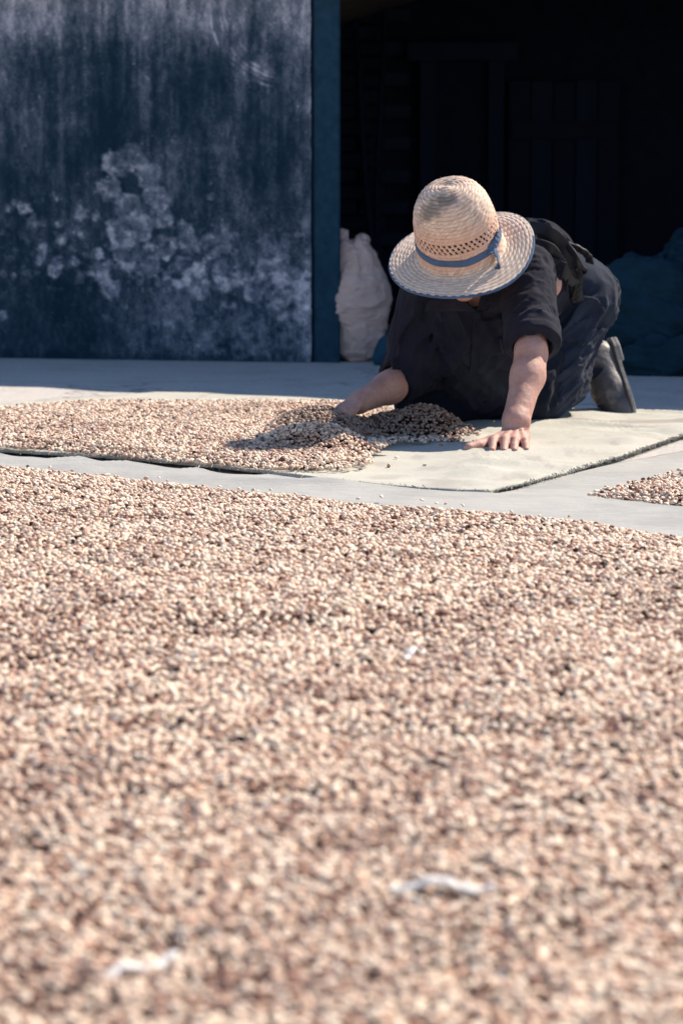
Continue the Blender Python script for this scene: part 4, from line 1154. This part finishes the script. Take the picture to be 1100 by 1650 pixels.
def hat_lathe(name, prof, wave, hole=None, mat=M_STRAW, parent=person, seed=1, rows=9.5):
    """prof: dense (r, z) samples down the braid; every braid row swells a little and carries a plait"""
    prof = N_(prof); n = len(prof)
    s = np.concatenate([[0], np.cumsum(np.hypot(*np.diff(prof, axis=0).T))])
    tg = np.gradient(prof, axis=0); tg /= np.linalg.norm(tg, axis=1)[:, None] + 1e-9; nr = np.stack([-tg[:, 1], tg[:, 0]], -1)
    th = np.arange(NA) * 2 * math.pi / NA
    S_, TH = np.meshgrid(s, th, indexing='ij'); R0 = np.repeat(prof[:, :1], NA, 1)
    u = S_ / (rows * 1e-3) + TH / (2 * math.pi)                         # spiral braid
    fr = u - np.floor(u)
    plait = np.sin(TH * R0 / 0.0034 * 1.0 + np.where(fr < 0.5, 1, -1) * fr * 7)
    h = 0.0018 * np.sin(math.pi * fr) ** 0.6 + 0.0008 * plait * np.sin(math.pi * fr)
    h += 0.0012 * (fbm(np.cos(TH) * R0 * 40, np.sin(TH) * R0 * 40, S_ * 40, seed, 3) - 0.5)
    rr = R0 + nr[:, :1] * h; zz = prof[:, 1:2] + nr[:, 1:2] * h + wave(R0, TH)
    P = np.stack([rr * np.cos(TH), rr * np.sin(TH), zz], -1)
    F = grid_faces(n, NA); F2 = []
    # close the ring
    a = np.arange(n - 1)[:, None] * NA; k = np.arange(NA)[None]; k2 = (k + 1) % NA
    F = np.stack([a + k, a + k2, a + NA + k2, a + NA + k], -1).reshape(-1, 4)
    if hole is not None:
        cs = (S_[:-1] + S_[1:]) / 2; ct = TH[:-1] + math.pi / NA
        F = F[~hole(cs, ct, zz[:-1]).ravel()]
    me = mesh_np(name, hat_world(P.reshape(-1, 3)), F)
    tone = 0.30 + 0.95 * (fbm(u * 1.0, TH * R0 / 0.004, seed=seed + 5, oct=2) - 0.2) * 1 - 0.35 * (1 - np.sin(math.pi * fr)) ** 3
    dirt = 0.8 * sstep(0.0, 0.10, np.abs(fr - 0.5) - 0.38) * (0.45 + 0.55 * vnoise(u * 2, TH * 9, seed=seed + 9))
    dirt += 0.9 * sstep(0.50, 0.75, fbm(np.cos(TH) * R0 * 22, np.sin(TH) * R0 * 22, zz * 22, seed + 12, 4)) * sstep(0.115, 0.165, zz)
    warm_bounce = 0.9 * sstep(0.150, 0.095, zz) * sstep(0.004, 0.03, zz) * (0.7 + 0.5 * (vnoise(np.cos(TH) * 9, np.sin(TH) * 9, zz * 60, seed + 30) - 0.5)) if seed == 1 else 0 * zz  # warm bounce light of the shaded lower crown, painted into the straw
    if seed == 3: tone = tone + 0.2
    set_attr(me, 'warm_bounce', np.clip(warm_bounce, 0, 1).ravel()); set_attr(me, 'row', fr.ravel()); set_attr(me, 'tone', np.clip(tone, 0, 1).ravel()); set_attr(me, 'dirt', np.clip(dirt, 0, 1).ravel())
    o = obj(name, me, mat, parent)
    m = o.modifiers.new('thickness', 'SOLIDIFY'); m.thickness = 0.0022; m.offset = -1
    return o
def dense(pts, step):
    p = N_(pts); m = len(p); out = []
    for i in range(m - 1):
        p0, p1, p2, p3 = p[max(i - 1, 0)], p[i], p[i + 1], p[min(i + 2, m - 1)]
        k = max(2, int(np.linalg.norm(p2 - p1) / step))
        for q in range(k):
            f = q / k; out.append(0.5 * (2 * p1 + (p2 - p0) * f + (2 * p0 - 5 * p1 + 4 * p2 - p3) * f ** 2 + (3 * p1 - p0 - 3 * p2 + p3) * f ** 3))
    out.append(p[-1]); return out
crown_prof = dense([(0.001, 0.1985), (0.024, 0.1975), (0.049, 0.192), (0.072, 0.177), (0.088, 0.152), (0.097, 0.122), (0.1015, 0.092), (0.103, 0.060), (0.106, 0.030), (0.110, 0.006)], 0.0013)
brim_prof = dense([(0.108, 0.004), (0.118, -0.001), (0.135, -0.003), (0.155, -0.006), (0.172, -0.009), (0.186, -0.012)], 0.0013)
def crown_wave(R0, TH): return -0.006 * np.cos(TH - 1.2) * sstep(0.09, 0.0, R0) 
def brim_wave(R0, TH):
    q = sstep(0.11, 0.187, R0)
    return q * (0.010 * np.cos(2 * (TH - 0.25)) + 0.006 * np.sin(3 * TH + 0.9) + 0.010 * np.cos(TH + math.pi / 2 - 0.25))
def openwork(s, t, z):
    a = t * 46 / (2 * math.pi); b = (z - 0.0665) / 0.0105
    rowi = np.floor(b); x = a + 0.5 * (rowi % 2) + 0.35 * (b - rowi); fx = np.abs(x - np.floor(x) - 0.5); fz = np.abs(b - rowi - 0.5)
    return (rowi >= 0) & (rowi < 3) & (fx / 0.29 + fz / 0.47 < 1)
straw_hat = empty('straw_hat', hc); straw_hat.parent = person
hat_lathe('crown', crown_prof, crown_wave, openwork, M_STRAW, straw_hat, 1)
hat_lathe('brim', brim_prof, brim_wave, None, M_STRAW, straw_hat, 3, 10.0)
# dark lining seen through the openwork
tl = [(0.078, 0.150), (0.090, 0.120), (0.096, 0.092), (0.099, 0.060)]
V = []; 
for r, z in tl:
    for k in range(48): V.append((r * math.cos(k * math.pi / 24), r * math.sin(k * math.pi / 24), z))
a = np.arange(3)[:, None] * 48; k = np.arange(48)[None]; F = np.stack([a + k, a + (k + 1) % 48, a + 48 + (k + 1) % 48, a + 48 + k], -1).reshape(-1, 4)
obj('lining', mesh_np('lining', hat_world(N_(V)), F), M_HAIR, straw_hat)
# edge binding, ribbon and its knot
def brim_pt(th, r, dz=0.0):
    p = N_(brim_prof); z = np.interp(r, p[:, 0], p[:, 1]) + float(brim_wave(N_([r]), N_([th]))[0]) + dz
    return N_([r * math.cos(th), r * math.sin(th), z])
ths = np.linspace(0, 2 * math.pi, 181)
V = []
for th in ths[:-1]:
    c = brim_pt(th, 0.1855)
    for k in range(8):
        b = 2 * math.pi * k / 8
        V.append(c + N_([math.cos(th), math.sin(th), 0]) * 0.0048 * math.cos(b) + N_([0, 0, 1]) * 0.0042 * math.sin(b))
a = np.arange(180)[:, None]; k = np.arange(8)[None]
F = np.stack([a * 8 + k, ((a + 1) % 180) * 8 + k, ((a + 1) % 180) * 8 + (k + 1) % 8, a * 8 + (k + 1) % 8], -1).reshape(-1, 4)
eb = obj('edge_binding', mesh_np('edge_binding', hat_world(N_(V)), F), M_DENIM, straw_hat)
M_TAPE = cloth_mat('cream_tape', (0.40, 0.36, 0.32), (0.62, 0.57, 0.50), 0.1, 700)      # the tape is cream along one side
eb.data.materials.append(M_TAPE)
thf = (np.arange(180)[:, None] + 0 * np.arange(8)[None]).ravel() * 2.0
pale = ((thf > 352) | (thf < 118)) & (vnoise(thf * 0.4, thf * 0, seed=6) > 0.16)
eb.data.polygons.foreach_set('material_index', pale.astype(np.int32))
V = []
cp = N_(crown_prof)[::-1]
for th in ths[:-1]:
    for z in np.linspace(0.0, 0.0185, 6):
        zz = 0.034 + z + 0.003 * math.sin(th * 2 + 1) + 0.0008 * math.sin(th * 9)
        r = np.interp(zz, cp[:, 1], cp[:, 0]) + 0.0062 + 0.0008 * math.sin(th * 7 + z * 90)
        V.append((r * math.cos(th), r * math.sin(th), zz))
F = np.stack([a * 6 + k[:, :5], ((a + 1) % 180) * 6 + k[:, :5], ((a + 1) % 180) * 6 + k[:, :5] + 1, a * 6 + k[:, :5] + 1], -1).reshape(-1, 4)
o = obj('hat_band', mesh_np('hat_band', hat_world(N_(V)), F), M_DENIM, straw_hat); m = o.modifiers.new('thickness', 'SOLIDIFY'); m.thickness = 0.0012
def hw(th, r, z): return hat_world(N_([[r * math.cos(th), r * math.sin(th), z]]))[0]
t0 = -0.95
ribbon('ribbon_tail', [hw(t0 - 0.06, 0.109, 0.046), hw(t0 + 0.10, 0.116, 0.040), hw(t0 + 0.12, 0.122, 0.022), hw(t0 + 0.05, 0.128, 0.006), hw(t0 - 0.06, 0.133, 0.0)], hat_world(N_([[0.3, 1.0, 0.2]]))[0] - N_(hc), 0.021, M_DENIM, straw_hat, 0.0015)
ribbon('ribbon_tail', [hw(t0 + 0.02, 0.110, 0.046), hw(t0 + 0.22, 0.113, 0.054), hw(t0 + 0.42, 0.112, 0.058), hw(t0 + 0.55, 0.109, 0.066)], hat_world(N_([[0.0, 0.2, 1.0]]))[0] - N_(hc), 0.020, M_DENIM, straw_hat, 0.0015)
# loose straw ends sticking out of the crown
for q in range(26):
    th = random.uniform(0, 6.28); r = random.uniform(0.005, 0.08); z = float(np.interp(r, N_(crown_prof)[:, 0], N_(crown_prof)[:, 1]))
    p = hw(th, r, z); d = N_([random.uniform(-1, 1), random.uniform(-1, 1), random.uniform(0.2, 1)]); d = d / np.linalg.norm(d)
    tube_obj('straw_end', [Vector(p), Vector(p + d * 0.004), Vector(p + d * random.uniform(0.006, 0.013))], [0.0006, 0.0005, 0.0003], M_STRAW, straw_hat, 4)
# ================================================================ SACKS, RAGS, HUSKS
def sack_mat(name, c1, c2, weave=True):
    t = NT(name); v = t.coord()
    c = t.ramp(t.noise(v, 10, 5), [(0.3, c1), (0.7, c2)])
    t.l(c, t.b.inputs['Base Color']); t.b.inputs['Roughness'].default_value = 0.8; t.b.inputs['Specular IOR Level'].default_value = 0.2
    n1 = t.noise(t.coord((9, 9, 34)), 1.0, 5, 0.6); n2 = t.noise(t.coord((1, 1, 2)), 220, 3)
    h = t.mix(0.12, t.ramp(n1, [(0.38, (0, 0, 0)), (0.5, (1, 1, 1)), (0.64, (0.2, 0.2, 0.2))]), n2)
    t.bump(h, 0.5 if weave else 0.45, 0.012)
    return t.m
M_SACK = sack_mat('undyed_woven_sack', (0.56, 0.39, 0.345), (0.70, 0.51, 0.45))
M_BLUE = sack_mat('blue_plastic_weave', (0.004, 0.021, 0.036), (0.008, 0.038, 0.060), False)
M_BLUE2 = sack_mat('blue_green_rag', (0.012, 0.05, 0.09), (0.02, 0.08, 0.13))
# cream sack beside the post
s0 = gr(585, 584); sy0 = 9.22
K_ = Field((-0.12, sy0 - 0.22, 0.0), (0.26, sy0 + 0.22, 0.56), 0.005)
K_.cap((0.055, sy0, 0.085), 0.095, (0.055, sy0, 0.24), 0.118, 0.04); K_.cap((0.055, sy0, 0.24), 0.118, (0.045, sy0, 0.37), 0.085, 0.05)
K_.cap((0.045, sy0, 0.37), 0.075, (0.035, sy0, 0.43), 0.050, 0.03)
K_.cap((0.005, sy0, 0.42), 0.030, (-0.002, sy0, 0.475), 0.020, 0.02); K_.cap((0.065, sy0, 0.41), 0.032, (0.085, sy0, 0.455), 0.019, 0.02)
K_.ell((0.040, sy0 - 0.03, 0.485), (0.022, 0.08, 0.042), None, 0.01, 'sub')
K_.displace(lambda P: -0.017 * sstep(0.40, 0.12, P[:, 2]) * folds(P, (0.96, 0.1, -0.16), 22, 5, 51, 1.6) - 0.014 * sstep(0.20, 0.36, P[:, 2]) * folds(P, (0.25, 0.0, 1.0), 26, 5, 53, 1.6) - 0.005 * folds(P, (1, 0, 0.5), 50, 10, 55, 1.5) + 0.012, 0.07)
sack = obj('sack', K_.mesh('sack', 1), M_SACK); tag(sack, 'plump cream woven sack with a gathered top standing beside the post', 'sack')
rg = Field((0.10, 8.85, 0.0), (0.24, 9.10, 0.13), 0.004)
rg.cap((0.150, 8.98, 0.03), 0.028, (0.175, 8.96, 0.085), 0.026, 0.02); rg.cap((0.165, 8.97, 0.06), 0.026, (0.20, 8.99, 0.02), 0.022, 0.02)
rg.displace(lambda P: -0.012 * folds(P, (0.4, 0.1, 0.9), 50, 12, 57, 1.4) + 0.004)
tag(obj('rag', rg.mesh('rag', 1), M_BLUE2), 'crumpled blue green rag at the foot of the cream sack', 'rag')
# heap of blue bags at the right
def bag(label, prims, disp, lo, hi):
    f = Field(lo, hi, 0.006)
    for p in prims:
        if p[0] == 'c': f.cap(*p[1:])
        else: f.ell(*p[1:])
    f.displace(disp, 0.06)
    tag(obj('blue_bag', f.mesh('blue_bag', 1), M_BLUE), label, 'bag', 'blue bags heaped at the doorway')
bag('flat blue bag lying lowest on the ground at the doorway', [('e', (1.34, 8.62, 0.045), (0.42, 0.20, 0.085), None, 0.02), ('c', (1.02, 8.50, 0.075), 0.035, (1.50, 8.50, 0.115), 0.05, 0.03)],
    lambda P: -0.030 * folds(P, (1, 0.1, 0.12), 13, 1.6, 61, 1.3) + 0.014, (0.85, 8.3, 0.0), (1.85, 8.9, 0.25))
bag('slumped blue bag with a bent fold, lying on the flat bag', [('e', (1.10, 8.75, 0.275), (0.17, 0.15, 0.13), None, 0.03), ('e', (1.06, 8.70, 0.15), (0.20, 0.15, 0.085), None, 0.02), ('c', (1.00, 8.62, 0.25), 0.055, (1.17, 8.58, 0.17), 0.05, 0.03), ('c', (1.17, 8.58, 0.17), 0.05, (1.14, 8.58, 0.12), 0.05, 0.03)],
    lambda P: -0.034 * folds(P, (0.7, 0.1, -0.6), 13, 2, 63, 1.3) + 0.014, (0.80, 8.35, 0.02), (1.40, 9.0, 0.50))
bag('big full blue bag standing upright at the right of the heap', [('e', (1.40, 8.85, 0.30), (0.24, 0.18, 0.24), None, 0.03), ('c', (1.27, 8.68, 0.38), 0.05, (1.30, 8.66, 0.26), 0.04, 0.03), ('c', (1.385, 8.66, 0.40), 0.05, (1.36, 8.64, 0.22), 0.055, 0.03)],
    lambda P: -0.040 * folds(P, (0.15, 0.1, 1), 12, 2, 65, 1.3) + 0.016, (1.05, 8.45, 0.02), (1.75, 9.15, 0.62))
# pale husks dropped on the near beans
M_HUSK = mat_simple('pale_dry_husk', (0.72, 0.69, 0.655), (0.86, 0.83, 0.80), 60, 0.7, 0.4, 0.002)
def husk(px, py, ang, L, W, label, sd):
    c = gr(px, py, 0.05); c = gr(px, py, GROUND_Z['A'] + float(thick('A', N_([[c.x, c.y]]))[0]) + 0.0145); n, k = 26, 6; V = []
    for i in range(n):
        s = i / (n - 1) - 0.5
        w = W * (0.35 + 0.65 * math.sin(math.pi * (i + 0.5) / n) ** 0.5) * (1 + 0.25 * math.sin(i * 1.3 + sd))
        for j in range(k):
            e = j / (k - 1) - 0.5
            x = s * L; y = e * w + 0.10 * L * math.sin(s * 3 + sd) * 0.35; z = 0.25 * w * (1 - 4 * e * e) + 0.004 * math.sin(s * 9 + sd)
            V.append((c.x + x * math.cos(ang) - y * math.sin(ang), c.y + x * math.sin(ang) + y * math.cos(ang), c.z + z))
    me = mesh_np('husk', V, grid_faces(n, k)); o = obj('husk', me, M_HUSK)
    m = o.modifiers.new('thickness', 'SOLIDIFY'); m.thickness = 0.0015
    tag(o, label, 'husk', 'pale husks on the near beans')
husk(665, 1052, 1.05, 0.066, 0.012, 'small pale husk lying farthest back on the near beans', 1)
husk(712, 1428, -0.05, 0.090, 0.017, 'long white husk, middle one of three on the near beans', 2)
husk(222, 1560, 0.85, 0.080, 0.014, 'bluish white husk near the front edge of the beans', 3.2)
